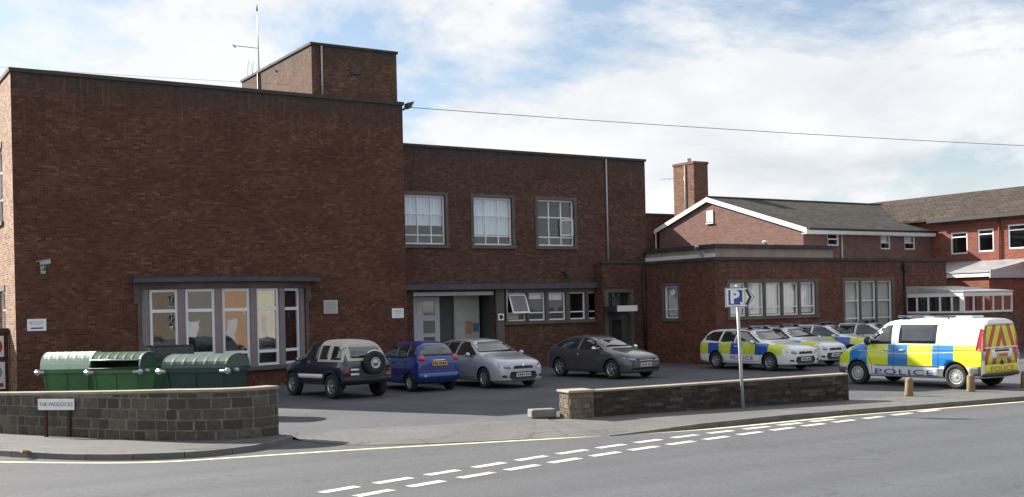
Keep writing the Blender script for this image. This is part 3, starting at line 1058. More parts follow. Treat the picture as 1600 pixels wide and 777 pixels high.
mb.build('sill', st)

# bow window
mb = MB()
nodes = [Vector((9.42, 36.93))]
angs = [-34, -17, 0, 17, 34]
WP = 1.18
for a in angs:
    nodes.append(nodes[-1] + Vector((math.cos(R(a)), math.sin(R(a)))) * WP)
def out(k, d):
    a = ([angs[0]] + angs)[k] if k < 5 else angs[-1]
    b = (angs + [angs[-1]])[k]
    t = R((a + b) / 2)
    return nodes[k] + Vector((math.sin(t), -math.cos(t))) * d
hood = [Vector((9.0, 37.0)), Vector((9.0, 36.62))] + [out(k, .30) for k in range(1, 5)] + [Vector((15.40, 36.62)), Vector((15.40, 37.0))]
mb.prism([tuple(p) for p in hood], 3.52, 3.655, 'hood_lead')
mb.prism([tuple((p - Vector((12.2, 37))) * .985 + Vector((12.2, 37))) for p in hood], 3.656, 3.72, 'coping')
mb.build('bow_hood', st)
mb = MB()
head = [Vector((9.2, 37.0))] + [out(k, .05) for k in range(6)] + [Vector((15.1, 37.0))]
mb.prism([tuple(p) for p in head], 3.30, 3.519, 'dressed_stone')
mb.build('bow_head', st)
mb = MB()
sill = [Vector((9.25, 37.0))] + [out(k, .12) for k in range(6)] + [Vector((15.05, 37.0))]
mb.prism([tuple(p) for p in sill], .56, .68, 'dressed_stone')
mb.build('bow_sill', st)
mb = MB()
pl_ = [Vector((9.35, 37.0))] + [out(k, .0) for k in range(6)] + [Vector((14.95, 37.0))]
mb.prism([tuple(p) for p in pl_], -.05, .559, 'main_brick')
mb.build('bow_plinth', st)
mb = MB()
for k in range(6):
    c = nodes[k]
    t = R((([angs[0]] + angs)[k] + (angs + [angs[-1]])[k]) / 2)
    f = Fr(c.x, c.y, t)
    w = .115 if 0 < k < 5 else .12
    f.box(mb, -w, w, .681, 3.299, -.01, .2, 'mullion_stone')
for s in (0, 1):
    x0, x1 = ((9.20, 9.30), (14.96, 15.06))[s]
    mb.box(x0, x1, 36.95, 37.05, .56, 3.519, 'dressed_stone')
    mb.box(((9.08, 9.30), (14.96, 15.16))[s][0], ((9.08, 9.30), (14.96, 15.16))[s][1], 36.93, 36.949, 2.85, 3.519, 'dressed_stone')
mb.build('mullion', st)
for k, a in enumerate(angs):
    f = Fr(nodes[k].x, nodes[k].y, R(a))
    window(st, f, .13, WP - .13, .70, 3.29, [], [.185, .73], .05, .10, 'white_frame', 'pane_bay', edge=.085, room=.2)
# extract grille and white down pipes
mb = MB()
F1.box(mb, 15.64, 16.17, 2.38, 2.86, -.05, .02, 'cream_vent')
for k in range(6):
    F1.box(mb, 15.69, 16.12, 2.43 + k * .068, 2.46 + k * .068, -.062, -.051, 'sign_grey')
mb.build('vent_grille', st)

# rooftop tower
TX0, TX1, TY0, TY1, TZ = 15.55, 18.93, 37.36, 44.8, 12.0
mb = MB()
mb.box(TX0, TX1, TY0, TY1, 9.6, TZ, 'tower_brick')
tw = mb.build('roof_tower', st)
mb = MB()
mb.box(TX0 - .05, TX1 + .05, TY0 - .05, TY1 + .05, TZ + .002, TZ + .09, 'coping')
mb.build('coping', tw)
mb = MB()
mb.tube([(15.92, TY0 - .05, 10.0), (15.92, TY0 - .05, TZ - .02)], .035, 'white_pipe')
mb.build('downpipe', tw)
mb = MB()
mb.tube([(TX0 - .05, 42.7, 9.9), (TX0 - .05, 42.7, TZ - .02)], .045, 'dark_metal')
mb.tube([(TX0 - .05, 42.7, 10.45), (TX0 - .05, 43.3, 10.55)], .035, 'dark_metal')
mb.build('downpipe', tw)
mb = MB()
mb.box(17.05, 17.42, TY0 - .05, TY0, 11.1, 11.34, 'dark_metal')
mb.build('vent_grille', tw)

# two storey middle range
F2 = Fr(0, 38.0, 0)
ups = [(19.46, 21.22), (22.50, 24.30), (25.55, 27.38)]
gfx = [(23.99, 24.89), (25.01, 25.83), (25.99, 26.86), (27.06, 27.88), (28.02, 28.72)]
DR = (19.75, 23.42, -.05, 3.12)
holes2 = [(a, b, 4.96, 6.86) for a, b in ups] + [(a, b, 1.90, 3.04) for a, b in gfx] + [DR]
mb = MB()
F2.wall(mb, 18.95, 31.25, -.1, 8.70, [h for h in holes2 if h is not DR] + [DR], 'recess_brick', .16)
Fr(31.25, 38, PI2).wall(mb, 0, 12, -.1, 8.70, [], 'recess_brick')
Fr(31.25, 50, math.pi).wall(mb, 0, 12.3, -.1, 8.70, [], 'recess_brick')
mb.face([(18.95, 38, 8.4), (31.25, 38, 8.4), (31.25, 50, 8.4), (18.95, 50, 8.4)], 'hood_lead')
mb.build('wall', st, recalc=False)
mb = MB()
mb.box(18.96, 31.30, 37.94, 38.28, 8.701, 8.80, 'coping')
mb.box(30.98, 31.30, 38.28, 50, 8.701, 8.80, 'coping')
mb.build('coping', st)
for k, (a, b) in enumerate(ups):
    mb = MB()
    for q in ((a - .13, a - .002, 4.96, 6.86), (b + .002, b + .13, 4.96, 6.86), (a - .13, b + .13, 6.862, 6.99), (a - .16, b + .16, 4.82, 4.958)):
        F2.box(mb, *q, -.035 if q[2] > 4.9 else -.07, .1, 'dressed_stone')
    mb.build('window_surround', st)
    window(st, F2, a, b, 4.96, 6.86, [1 / 3, 2 / 3], [.19, .62], .09, .045, 'white_frame', 'pane', blind=(k < 2), blind_to=(.62, .80, 0)[k],
           blind_mat=('blind', 'blind', 'net')[k], edge=.06)
# third window: a side-hung leaf standing ajar
mb = MB()
fo = Fr(26.72, 38.06, R(-52))
for q in ((0, .05, 5.38, 6.05), (.5, .55, 5.38, 6.05), (.05, .5, 5.38, 5.43), (.05, .5, 6.0, 6.05)):
    fo.box(mb, *q, -.02, .02, 'white_frame')
fo.box(mb, .05, .5, 5.43, 6.0, -.004, .004, 'pane')
mb.build('casement', st)
mb = MB()
F2.box(mb, 19.0, 28.85, 3.20, 3.40, -.28, .05, 'hood_lead')
F2.box(mb, 19.0, 28.85, 3.401, 3.44, -.24, .05, 'coping')
mb.build('canopy_band', st)
# ground floor windows in their stone frame
mb = MB()
F2.box(mb, 23.9, 28.85, 3.042, 3.198, -.05, .1, 'dressed_stone')
F2.box(mb, 23.82, 28.85, 1.76, 1.897, -.09, .1, 'dressed_stone')
xs = [23.9] + [v for ab in gfx for v in ab] + [28.85]
for k in range(0, len(xs), 2):
    F2.box(mb, xs[k] + .002, xs[k + 1] - .002, 1.90, 3.04, -.04, .1, 'dressed_stone')
mb.build('window_surround', st)
for k, (a, b) in enumerate(gfx):
    window(st, F2, a, b, 1.90, 3.04, [], [.28], .07, .05, 'white_frame', 'pane', blind=k in (1, 2), blind_to=(0, .2, .25, 0, 0)[k], edge=.055, blind_mat='blind')
# the first one's top light pushed open
mb = MB()
a, b = gfx[0]
def tilt(u, s, d=0):
    # s measured down from the hinge
    return Vector((u, 38.02 - s * math.sin(R(24)) + d * math.cos(R(24)), 2.98 - s * math.cos(R(24)) + d * math.sin(R(24))))
def tbar(u0, u1, s0, s1, d0, d1, m):
    mb.hull8([tilt(u0, s1, d0), tilt(u1, s1, d0), tilt(u1, s1, d1), tilt(u0, s1, d1), tilt(u0, s0, d0), tilt(u1, s0, d0), tilt(u1, s0, d1), tilt(u0, s0, d1)], m)
A, B = a + .06, b - .02
for q in ((A, A + .06, 0, .82), (B - .06, B, 0, .82), (A + .06, B - .06, 0, .06), (A + .06, B - .06, .76, .82)):
    tbar(*q, -.02, .02, 'white_frame')
tbar(A + .06, B - .06, .06, .76, -.005, .005, 'car_glass')
mb.build('casement', st)
mb = MB()
F2.box(mb, a + .07, b - .25, 1.97, 2.20, .2, .23, 'sign_cream')
mb.build('panel', st)
# the entrance recess
FD = Fr(0, 38.95, 0)
mb = MB()
p = F2.p
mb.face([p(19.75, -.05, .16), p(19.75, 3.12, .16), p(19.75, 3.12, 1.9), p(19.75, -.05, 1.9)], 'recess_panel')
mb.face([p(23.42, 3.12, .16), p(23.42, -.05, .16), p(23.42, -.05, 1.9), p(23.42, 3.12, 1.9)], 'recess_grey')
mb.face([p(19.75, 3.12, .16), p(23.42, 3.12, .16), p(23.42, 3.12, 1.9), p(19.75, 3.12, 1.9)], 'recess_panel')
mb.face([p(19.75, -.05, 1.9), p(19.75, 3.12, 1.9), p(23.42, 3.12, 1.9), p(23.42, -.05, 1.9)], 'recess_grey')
mb.build('entrance_recess', st, recalc=False)
mb = MB()
F2.box(mb, 19.76, 23.41, 2.97, 3.115, .1, .22, 'door_white')
mb.build('entrance_fascia', st)
mb = MB()
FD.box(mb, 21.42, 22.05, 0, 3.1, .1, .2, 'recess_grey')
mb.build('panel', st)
mb = MB()
FD.box(mb, 22.06, 23.22, 0, 3.1, -.02, .2, 'recess_panel')
pn = mb.build('panel', st)
mb = MB()
FD.box(mb, 22.55, 22.86, 1.42, 1.95, -.035, -.021, 'poster_orange')
mb.build('poster', pn)
mb = MB()
FD.box(mb, 22.90, 23.17, 1.52, 1.86, -.04, -.021, 'poster_blue')
mb.build('poster', pn)
mb = MB()
FD.box(mb, 19.77, 20.28, 0, 2.95, -.02, .1, 'door_white')
FD.box(mb, 20.28, 21.40, 0, .9, 0, .06, 'door_white')
for z0, z1 in ((1.36, 1.5), (2.0, 2.22), (2.76, 2.95)):
    FD.box(mb, 20.28, 21.40, z0, z1, 0, .06, 'door_white')
for u0, u1 in ((20.28, 20.66), (21.18, 21.40)):
    FD.box(mb, u0 + .001, u1 - .001, .901, 2.759, .003, .057, 'door_white')
dr = mb.build('door', st)
mb = MB()
for z0, z1 in ((.9, 1.36), (1.5, 2.0), (2.22, 2.76)):
    FD.box(mb, 20.6, 21.2, z0 + .001, z1 - .001, .025, .035, 'car_glass')
mb.build('pane', dr)
mb = MB()
FD.box(mb, 20.36, 20.58, 2.25, 2.74, -.012, 0, 'sign_cream')
mb.build('notice', dr)
mb = MB()
mb.tube([(21.3, 38.90, .95), (21.3, 38.88, 1.25)], .018, 'chrome')
mb.build('handle', dr)
mb = MB()
F2.box(mb, 23.44, 23.80, -.05, 3.19, -.06, .3, 'dressed_stone')
mb.build('pier', st)
mb = MB()
mb.tube([(23.90, 37.88, 1.9), (23.90, 37.88, 3.19)], .03, 'white_pipe')
mb.build('downpipe', st)
mb = MB()
mb.tube([(29.09, 37.94, 4.25), (29.09, 37.94, 8.68)], .035, 'white_pipe')
mb.build('downpipe', st)
mb = MB()
mb.box(26.75, 27.0, 37.80, 38.0, 3.78, 3.90, 'dark_metal')
mb.tube([(26.88, 37.9, 3.6), (26.88, 37.9, 3.78)], .03, 'dark_metal')
mb.build('wall_lamp', st)

# side porch between the middle range and the wing
FP = Fr(0, 37.4, 0)
mb = MB()
FP.wall(mb, 28.35, 30.6, -.1, 4.22, [(28.62, 29.80, -.1, 2.98)], 'recess_brick', .2, 'dressed_stone')
Fr(28.35, 38, -PI2).wall(mb, 0, .6, -.1, 4.22, [], 'recess_brick')
mb.face([p(28.35, 4.0, -.6), p(30.6, 4.0, -.6), p(30.6, 4.0, 0), p(28.35, 4.0, 0)], 'hood_lead')
mb.build('wall', st, recalc=False)
mb = MB()
mb.box(28.30, 30.56, 37.34, 37.62, 4.221, 4.32, 'coping')
mb.build('coping', st)
mb = MB()
for q in ((28.44, 28.618), (29.802, 29.97)):
    FP.box(mb, *q, -.05, 3.12, -.03, .1, 'dressed_stone')
FP.box(mb, 28.62, 29.8, 2.985, 3.12, -.03, .1, 'dressed_stone')
mb.build('door_surround', st)
mb = MB()
FP.box(mb, 28.63, 29.79, 0, 2.05, .2, .25, 'recess_grey')
FP.box(mb, 28.63, 29.79, 2.06, 2.14, .18, .26, 'dark_metal')
FP.box(mb, 28.63, 29.79, 2.15, 2.97, .2, .24, 'car_glass')
d2 = mb.build('door', st)
mb = MB()
FP.box(mb, 28.95, 29.45, 1.0, 1.85, .185, .199, 'car_glass')
mb.build('pane', d2)
mb = MB()
mb.box(28.34, 29.36, 36.45, 37.39, 2.20, 2.40, 'dark_metal')
cn = mb.build('canopy', st)
mb = MB()
mb.box(28.34, 29.38, 36.40, 36.449, 2.19, 2.43, 'white_board')
mb.build('fascia', cn)

# long low wing
WX0, WX1, WY = 30.6, 45.05, 33.0
F3 = Fr(0, WY, 0)
F3s = Fr(WX0, 38, -PI2)
w1 = (31.35, 36.27, 1.89, 3.24)
w2 = (38.08, 41.18, .95, 3.28)
mb = MB()
F3.wall(mb, WX0, WX1, -.1, 4.16, [w1, w2], 'wing_brick', .14)
F3s.wall(mb, 0, 5, -.1, 4.16, [(1.9, 2.78, 1.86, 3.2)], 'wing_brick', .14)
Fr(WX1, WY, PI2).wall(mb, 0, 6, -.1, 4.16, [], 'wing_brick')
mb.face([(WX0, WY, 4.0), (WX1, WY, 4.0), (WX1, 39, 4.0), (WX0, 39, 4.0)], 'lead_roof')
mb.build('wall', st, recalc=False)
mb = MB()
mb.box(WX0 - .05, WX1 + .05, WY - .06, WY + .26, 4.161, 4.28, 'coping')
mb.box(WX0 - .05, WX0 + .26, WY + .26, 37.95, 4.161, 4.28, 'coping')
mb.box(WX1 - .26, WX1 + .05, WY + .26, 39, 4.161, 4.28, 'coping')
mb.build('coping', st)
mb = MB()
for w in (w1, w2):
    F3.box(mb, w[0] - .15, w[1] + .15, w[3] + .002, w[3] + .14, -.04, .1, 'dressed_stone')
    F3.box(mb, w[0] - .17, w[1] + .17, w[2] - .14, w[2] - .002, -.08, .1, 'dressed_stone')
    F3.box(mb, w[0] - .15, w[0] - .002, w[2], w[3], -.04, .1, 'dressed_stone')
    F3.box(mb, w[1] + .002, w[1] + .15, w[2], w[3], -.04, .1, 'dressed_stone')
for a, b in ((1.78, 1.898), (2.782, 2.9)):
    F3s.box(mb, a, b, 1.75, 3.32, -.04, .1, 'dressed_stone')
F3s.box(mb, 1.9, 2.78, 3.202, 3.32, -.04, .1, 'dressed_stone')
F3s.box(mb, 1.9, 2.78, 1.72, 1.858, -.07, .1, 'dressed_stone')
mb.build('window_surround', st)
g5 = [(31.35, 32.22), (32.36, 33.22), (33.36, 34.22), (34.36, 35.24), (35.38, 36.27)]
for a, b in g5:
    window(st, F3, a, b, w1[2], w1[3], [], [.26], .05, .045, 'white_frame', 'pane_clear', True, .97, folds=.3, edge=.05, room_mat='interior_pale')
g3 = [(38.08, 39.04), (39.14, 40.10), (40.20, 41.18)]
for a, b in g3:
    window(st, F3, a, b, w2[2], w2[3], [], [.3, .63], .05, .05, 'off_white_frame', 'pane_clear', True, .97, folds=.3, blind_mat='cream_net', edge=.055, room_mat='interior_pale')
mb = MB()
for (a, b), (c, d) in list(zip(g5, g5[1:])) + list(zip(g3, g3[1:])):
    w = w1 if a < 37 else w2
    F3.box(mb, b + .002, c - .002, w[2], w[3], -.02, .12, 'dressed_stone')
mb.build('mullion', st)
sw = window(st, F3s, 1.9, 2.78, 1.86, 3.2, [], [.27], .05, .05, 'white_frame', 'pane_clear', True, .97, room_mat='interior_pale')
mb = MB()
mb.lathe([(0, .13), (.02, .13), (.03, .11), (.03, .06), (.02, .055)], F3s.p(2.42, 2.92, .03), -F3s.D, 'white_frame', 20)
mb.build('extractor_fan', sw)
mb = MB()
mb.tube([(42.02, WY - .06, .2), (42.02, WY - .06, 4.1)], .055, 'black_pipe')
mb.box(41.88, 42.16, WY - .16, WY - .003, 3.72, 3.95, 'black_pipe')
mb.build('downpipe', st)
mb = MB()
mb.tube([(30.50, 37.3, 0), (30.50, 37.3, 4.0)], .06, 'black_pipe')
mb.build('downpipe', st)
# pale upstand on the wing's roof
UX0, UX1, UY = 31.2, 38.1, 33.62
mb = MB()
mb.box(UX0, UX1, UY, 38.2, 4.0, 4.68, 'render_pale')
up = mb.build('roof_upstand', st)
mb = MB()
mb.box(UX0 - .03, UX0 - .001, UY, 38.0, 4.30, 4.47, 'off_white_frame')  # pale strip added to stand for the sunlit band along this face
mb.build('bright_band', up)
mb = MB()
mb.box(UX0 - .12, UX1 + .1, UY - .13, 38.3, 4.682, 4.84, 'coping')
mb.build('coping', up)
mb = MB()
mb.lathe([(0, .07), (.12, .07), (.13, .12), (.2, .10), (.22, .02)], (34.6, 34.2, 4.84), (0, 0, 1), 'white_frame', 12)
mb.build('roof_vent', up)

# ------------------------------------------------------------------ gabled building behind
gb = thing('gabled_building', (47, 39, 0), 'brown gabled building with grey tiled roof, white bargeboards and tall chimney behind the flat wing', 'building')
GX, GX1, GY0, GYR, GY1, Z0, ZR, Z1 = 42.1, 52.5, 39.0, 45.8, 50.0, 6.05, 8.12, 6.75
mb = MB()
mb.face([(GX, GY1, -.1), (GX, GY0, -.1), (GX, GY0, Z0), (GX, GYR, ZR), (GX, GY1, Z1)], 'gable_brick')
gwin = [(43.85, 44.68, 5.22, 5.90), (47.88, 48.66, 5.08, 5.84), (49.78, 50.66, 5.08, 5.86)]
FG = Fr(0, GY0, 0)
FG.wall(mb, GX, 52.0, -.1, Z0 - .05, gwin, 'gable_brick', .1)
mb.face([(GX1, GY1, 0), (GX, GY1, 0), (GX, GY1, Z1), (GX1, GY1, Z1)], 'gable_brick')
mb.build('wall', gb, recalc=False)
window(gb, FG, *gwin[0], [], [.5], .03, .05, 'white_frame', 'pane', edge=.06)
for g in gwin[1:]:
    window(gb, FG, *g, [], [.45], .03, .05, 'white_frame', 'pane', True, .5, edge=.06)
mb = MB()
def slope(y0, z0, y1, z1, x0, x1, th, mat):
    mb.hull8([(x0, y0, z0), (x1, y0, z0), (x1, y1, z1), (x0, y1, z1), (x0, y0, z0 + th), (x1, y0, z0 + th), (x1, y1, z1 + th), (x0, y1, z1 + th)], mat)
sl = (ZR - Z0) / (GYR - GY0)
slope(GY0 - .35, Z0 - .35 * sl + .02, GYR, ZR + .02, GX - .12, 57.3, .11, 'roof_tile_grey')
sr = (ZR - Z1) / (GY1 - GYR)
slope(GYR + .001, ZR + .02, GY1 + .3, Z1 - .3 * sr + .02, GX - .12, 57.3, .11, 'roof_tile_grey')
rf = mb.build('roof', gb)
mb = MB()
mb.tube([(GX - .13, GYR, ZR + .12), (57.2, GYR, ZR + .12)], .09, 'roof_tile_grey')
mb.build('ridge_tiles', rf)
mb = MB()
def barge(y0, z0, y1, z1):
    mb.hull8([(GX - .16, y0, z0 - .14), (GX - .121, y0, z0 - .14), (GX - .121, y1, z1 - .14), (GX - .16, y1, z1 - .14),
              (GX - .16, y0, z0 + .10), (GX - .121, y0, z0 + .10), (GX - .121, y1, z1 + .10), (GX - .16, y1, z1 + .10)], 'white_board')
barge(GY0 - .36, Z0 - .36 * sl + .02, GYR, ZR + .02)
barge(GYR + .001, ZR + .02, GY1 + .3, Z1 - .3 * sr + .02)
mb.build('bargeboard', rf)
mb = MB()
mb.box(GX - .11, 51.9, GY0 - .40, GY0 - .351, Z0 - .22, Z0 - .05, 'white_board')
mb.box(GX - .10, 51.9, GY0 - .35, GY0 - .003, Z0 - .27, Z0 - .22, 'white_board')
mb.tube([(GX - .1, GY0 - .46, Z0 - .03), (51.9, GY0 - .46, Z0 - .03)], .06, 'black_pipe')
mb.build('fascia', rf)
mb = MB()
mb.tube([(44.82, GY0 - .07, 4), (44.82, GY0 - .07, 5.78)], .05, 'white_pipe')
mb.build('downpipe', gb)
mb = MB()
mb.box(GX - .06, GX - .005, 45.42, 45.92, 6.88, 7.50, 'white_board')
mb.box(GX - .10, GX - .005, 45.37, 45.97, 6.78, 6.83, 'white_board')
mb.build('louvre_vent', gb)
mb = MB()
mb.box(43.05, 44.12, 48.0, 49.75, 5.5, 10.42, 'chimney_brick')
ch = mb.build('chimney', gb)
mb = MB()
mb.box(43.01, 44.16, 47.96, 49.79, 10.421, 10.56, 'chimney_brick')
mb.build('chimney_cap', ch)
mb = MB()
for y in (48.9,):
    mb.lathe([(0, .17), (.1, .16), (.22, .13), (.24, .15), (.27, .15)], (43.5, y, 10.56), (0, 0, 1), 'cream_vent', 14)
mb.build('chimney_pot', ch)
mb = MB()
mb.tube([(43.0, 48.7, 6.5), (43.0, 48.7, 10.4)], .035, 'white_pipe')
mb.build('downpipe', ch)
mb = MB()
mb.box(36.0, 47.0, 50.36, 58, -.1, 7.62, 'recess_brick')
mb.build('extension', gb)
mb = MB()
mb.box(35.95, 47.05, 50.31, 58.05, 7.621, 7.74, 'coping')
mb.build('coping', gb)
mb = MB()
mb.tube([(42.0, 50.2, 4.0), (42.0, 50.2, 6.6)], .05, 'white_pipe')
mb.build('downpipe', gb)

# ------------------------------------------------------------------ red brick building on the right
rb = thing('red_brick_building', (52, 35, 0), 'two storey red brick building with brown tiled roof and white windows at the far right', 'building')
FR = Fr(52.0, 50, -PI2)
rwin = [(50 - 37.78, 50 - 36.76, 4.76, 5.92), (50 - 36.16, 50 - 35.22, 4.80, 5.98), (50 - 34.42, 50 - 33.2, 4.86, 6.1),
        (50 - 32.5, 50 - 31.3, 4.86, 6.1), (50 - 30.2, 50 - 29.0, 4.86, 6.1), (50 - 27.6, 50 - 26.4, 4.86, 6.1), (50 - 25.6, 50 - 24.4, 4.86, 6.1)]
mb = MB()
FR.wall(mb, 0, 32, -.1, 6.72, rwin, 'red_brick', .1)
Fr(52.0, 18, 0).wall(mb, 0, 10, -.1, 6.72, [], 'red_brick')
mb.face([(52, 18, 6.72), (62, 18, 6.72), (57, 18, 8.42)], 'red_brick')
mb.build('wall', rb, recalc=False)
for h in rwin:
    window(rb, FR, *h, [], [.78], .03, .06, 'white_frame', 'pane', edge=.075, room=1.2)
mb = MB()
def slopex(x0, z0, x1, z1, y0, y1, th, mat):
    mb.hull8([(x0, y0, z0), (x1, y0, z1), (x1, y1, z1), (x0, y1, z0), (x0, y0, z0 + th), (x1, y0, z1 + th), (x1, y1, z1 + th), (x0, y1, z0 + th)], mat)
slopex(51.55, 6.60, 57.0, 8.40, 17.6, 52, .12, 'roof_tile_brown')
slopex(57.001, 8.40, 62.4, 6.60, 17.6, 52, .12, 'roof_tile_brown')
rr = mb.build('roof', rb)
mb = MB()
mb.box(51.50, 51.549, 17.6, 38.9, 6.50, 6.70, 'dark_metal')
mb.box(51.55, 51.99, 17.6, 38.6, 6.52, 6.57, 'dark_metal')
mb.build('gutter', rr)
for y in (34.85, 28.3):
    mb = MB()
    mb.tube([(51.93, y, 4.3), (51.93, y, 6.5)], .05, 'red_brick')
    mb.build('downpipe', rb)
mb = MB()
for a, b in ((34.98, 38.3), (31.0, 34.72)):
    FR.box(mb, 50 - b, 50 - a, 6.22, 6.34, -.06, .05, 'red_brick')
mb.build('string_course', rb)
# single storey projection with lead roof
mb = MB()
Fr(48.0, 39, -PI2).wall(mb, 0, 6.2, -.1, 3.42, [], 'red_brick')
Fr(48.0, 32.8, 0).wall(mb, 0, 8.0, -.1, 3.42, [], 'red_brick')
mb.build('wall', rb, recalc=False)
mb = MB()
mb.box(47.86, 47.94, 32.7, 38.9, 3.43, 3.62, 'white_board')
mb.box(47.86, 56.0, 32.62, 32.699, 3.36, 3.76, 'shaded_board')
mb.build('fascia', rb)
mb = MB()
mb.hull8([(47.82, 32.75, 3.63), (52.0, 32.75, 3.72), (52.0, 38.9, 3.72), (47.82, 38.9, 3.63), (47.82, 32.75, 3.68), (51.98, 32.75, 4.35), (51.98, 38.9, 4.35), (47.82, 38.9, 3.68)], 'lead_roof')
mb.box(52.0, 56.0, 32.7, 36.0, 3.70, 3.78, 'lead_roof')
mb.build('lean_to_roof', rb)

# ------------------------------------------------------------------ glazed porch in front of the wing
gp = thing('glazed_porch', (43.8, 31.5, 0), 'white framed glazed porch on a brick base, behind the police van', 'porch')
mb = MB()
mb.box(42.1, 46.25, 30.0, 32.99, -.1, 1.78, 'porch_brick')
mb.build('base', gp)
FA = Fr(42.1, 32.99, -PI2)
FB = Fr(42.1, 30.0, 0)
mb = MB()
for fr, L, n in ((FA, 2.99, 5), (FB, 3.45, 5)):
    fr.box(mb, .0 if fr is FB else 0, L, 1.781, 1.87, -.02, .06, 'off_white_frame')
    fr.box(mb, 0, L, 2.50, 2.68, -.03, .06, 'off_white_frame')
    for k in range(n + 1):
        u = L * k / n
        w = .10 if (fr is FA and k == n) else .035
        u = min(max(u, w), L - w)
        fr.box(mb, u - w, u + w, 1.871, 2.499, -.012, .05, 'off_white_frame')
mb.build('frame', gp)
mb = MB()
for fr, L, n in ((FA, 2.99, 5), (FB, 3.45, 5)):
    fr.box(mb, .03, L - .03, 1.86, 2.51, .02, .03, 'pane')
mb.build('pane', gp)
mb = MB()
mb.hull8([(42.04, 29.94, 2.685), (45.6, 29.94, 2.685), (45.6, 32.99, 2.685), (42.04, 32.99, 2.685), (42.04, 29.94, 2.72), (45.6, 29.94, 2.72), (45.6, 32.99, 3.0), (42.04, 32.99, 3.0)], 'lead_roof')
mb.build('roof', gp)
mb = MB()
mb.box(42.6, 45.3, 31.6, 31.65, 1.8, 2.6, 'interior')
mb.box(43.4, 44.6, 31.5, 31.59, 1.8, 2.45, 'poster_orange')
mb.build('interior', gp)

# brick wall at the left edge with the two road signs
mb = MB()
mb.box(-4, 5.52, 38.3, 38.55, -.1, 2.02, 'main_brick')
bw = thing('brick_wall', (3, 38.3, 0), 'dark brick yard wall with flat coping at the left edge, carrying two signs', 'wall')
mb.build('masonry', bw)
mb = MB()
mb.box(-4, 5.52, 38.22, 38.62, 2.021, 2.16, 'coping')
mb.build('coping', bw)
# ------------------------------------------------------------------ signs, cameras, aerials, bins, wire
mb = MB()
F1.box(mb, 5.87, 6.42, 2.06, 2.43, -.03, 0, 'sign_white')
ob = tag(mb.build('wall_notice', at=(6.1, 37, 2.2)), 'small white notice with a black bar on the brick wall above the pale green bin', 'sign')
mb = MB()
F1.box(mb, 5.97, 6.32, 2.125, 2.165, -.034, -.0305, 'sign_black')
F1.box(mb, 5.93, 5.99, 2.30, 2.325, -.034, -.0305, 'sign_grey')
for u0, u1, z in ((5.95, 6.34, 2.33), (5.97, 6.32, 2.27)):
    F1.box(mb, u0, u1, z, z + .018, -.033, -.0302, 'sign_grey')
mb.build('lettering', ob)
mb = MB()
F1.box(mb, 18.33, 18.80, 2.16, 2.52, -.03, 0, 'sign_white')
ob = tag(mb.build('wall_notice', at=(18.5, 37, 2.3)), 'white notice on the brick wall left of the entrance doors', 'sign')
mb = MB()
for z, a in ((2.44, .14), (2.38, .17), (2.32, .15), (2.24, .12)):
    F1.box(mb, 18.56 - a, 18.56 + a, z, z + .02, -.033, -.0302, 'sign_grey')
mb.build('lettering', ob)
mb = MB()
F2.box(mb, 23.50, 23.76, 1.95, 2.22, -.085, -.061, 'sign_white')
ob = tag(mb.build('pier_sign', at=(23.6, 38, 2.1)), 'small square sign with dark ring on the stone pier beside the entrance', 'sign')
mb = MB()
mb.lathe([(0, .09), (.003, .09), (.004, .05), (.004, .01)], (23.63, 37.914, 2.085), (0, -1, 0), 'sign_black', 18)
mb.build('emblem', ob)

# security cameras
def cctv(name, base, D, turn, label, m='pole_grey'):
    """bracket at a wall point; D is the outward wall direction"""
    t = thing(name, base, label, 'camera', 'security cameras on the walls')
    b = Vector(base); D = Vector(D)
    mb = MB()
    mb.box(b.x - .07, b.x + .07, b.y - .07, b.y + .07, b.z - .12, b.z + .12, m)
    mb.build('wall_plate', t)
    mb = MB()
    e = b + D * .34
    mb.tube([b, e, e + Vector((0, 0, .16))], .035, m)
    mb.build('bracket', t)
    d = Vector((math.cos(turn), math.sin(turn), -.18)).normalized()
    c = e + Vector((0, 0, .21))
    s = d.cross(Vector((0, 0, 1))).normalized()
    u = s.cross(d)
    def bx(mb, l0, l1, w, h0, h1, mt):
        q = lambda a, bb, cc: c + d * a + s * bb + u * cc
        mb.hull8([q(l0, -w, h0), q(l1, -w, h0), q(l1, w, h0), q(l0, w, h0), q(l0, -w, h1), q(l1, -w, h1), q(l1, w, h1), q(l0, w, h1)], mt)
    mb = MB()
    bx(mb, -.17, .17, .06, -.06, .06, m)
    mb.bevel(.012)
    h = mb.build('housing', t)
    mb = MB()
    bx(mb, -.19, .22, .07, .064, .08, m)
    mb.build('sunshield', h)
    mb = MB()
    bx(mb, .171, .185, .05, -.05, .05, 'car_glass')
    mb.build('lens', h)
    return t
cctv('security_camera', (6.36, 37.0, 3.95), (0, -1, 0), R(195), 'pale security camera on a bracket high on the left end of the big brick wall')
cctv('security_camera', (31.15, 34.3, 4.5), (-1, 0, 0), R(235), 'pale security camera on the roof edge of the low wing below the gable')

t = thing('floodlight', (18.95, 37.0, 9.95), 'dark floodlight on the top right corner of the big brick block', 'light')
mb = MB()
mb.tube([(18.95, 36.98, 9.85), (19.08, 36.9, 9.98)], .04, 'dark_metal')
mb.build('bracket', t)
mb = MB()
mb.hull8([(19.02, 36.72, 9.90), (19.16, 36.72, 9.90), (19.16, 37.02, 9.90), (19.02, 37.02, 9.90), (19.06, 36.72, 10.10), (19.32, 36.72, 10.17), (19.32, 37.02, 10.17), (19.06, 37.02, 10.10)], 'dark_metal')
mb.build('lamp_head', t)

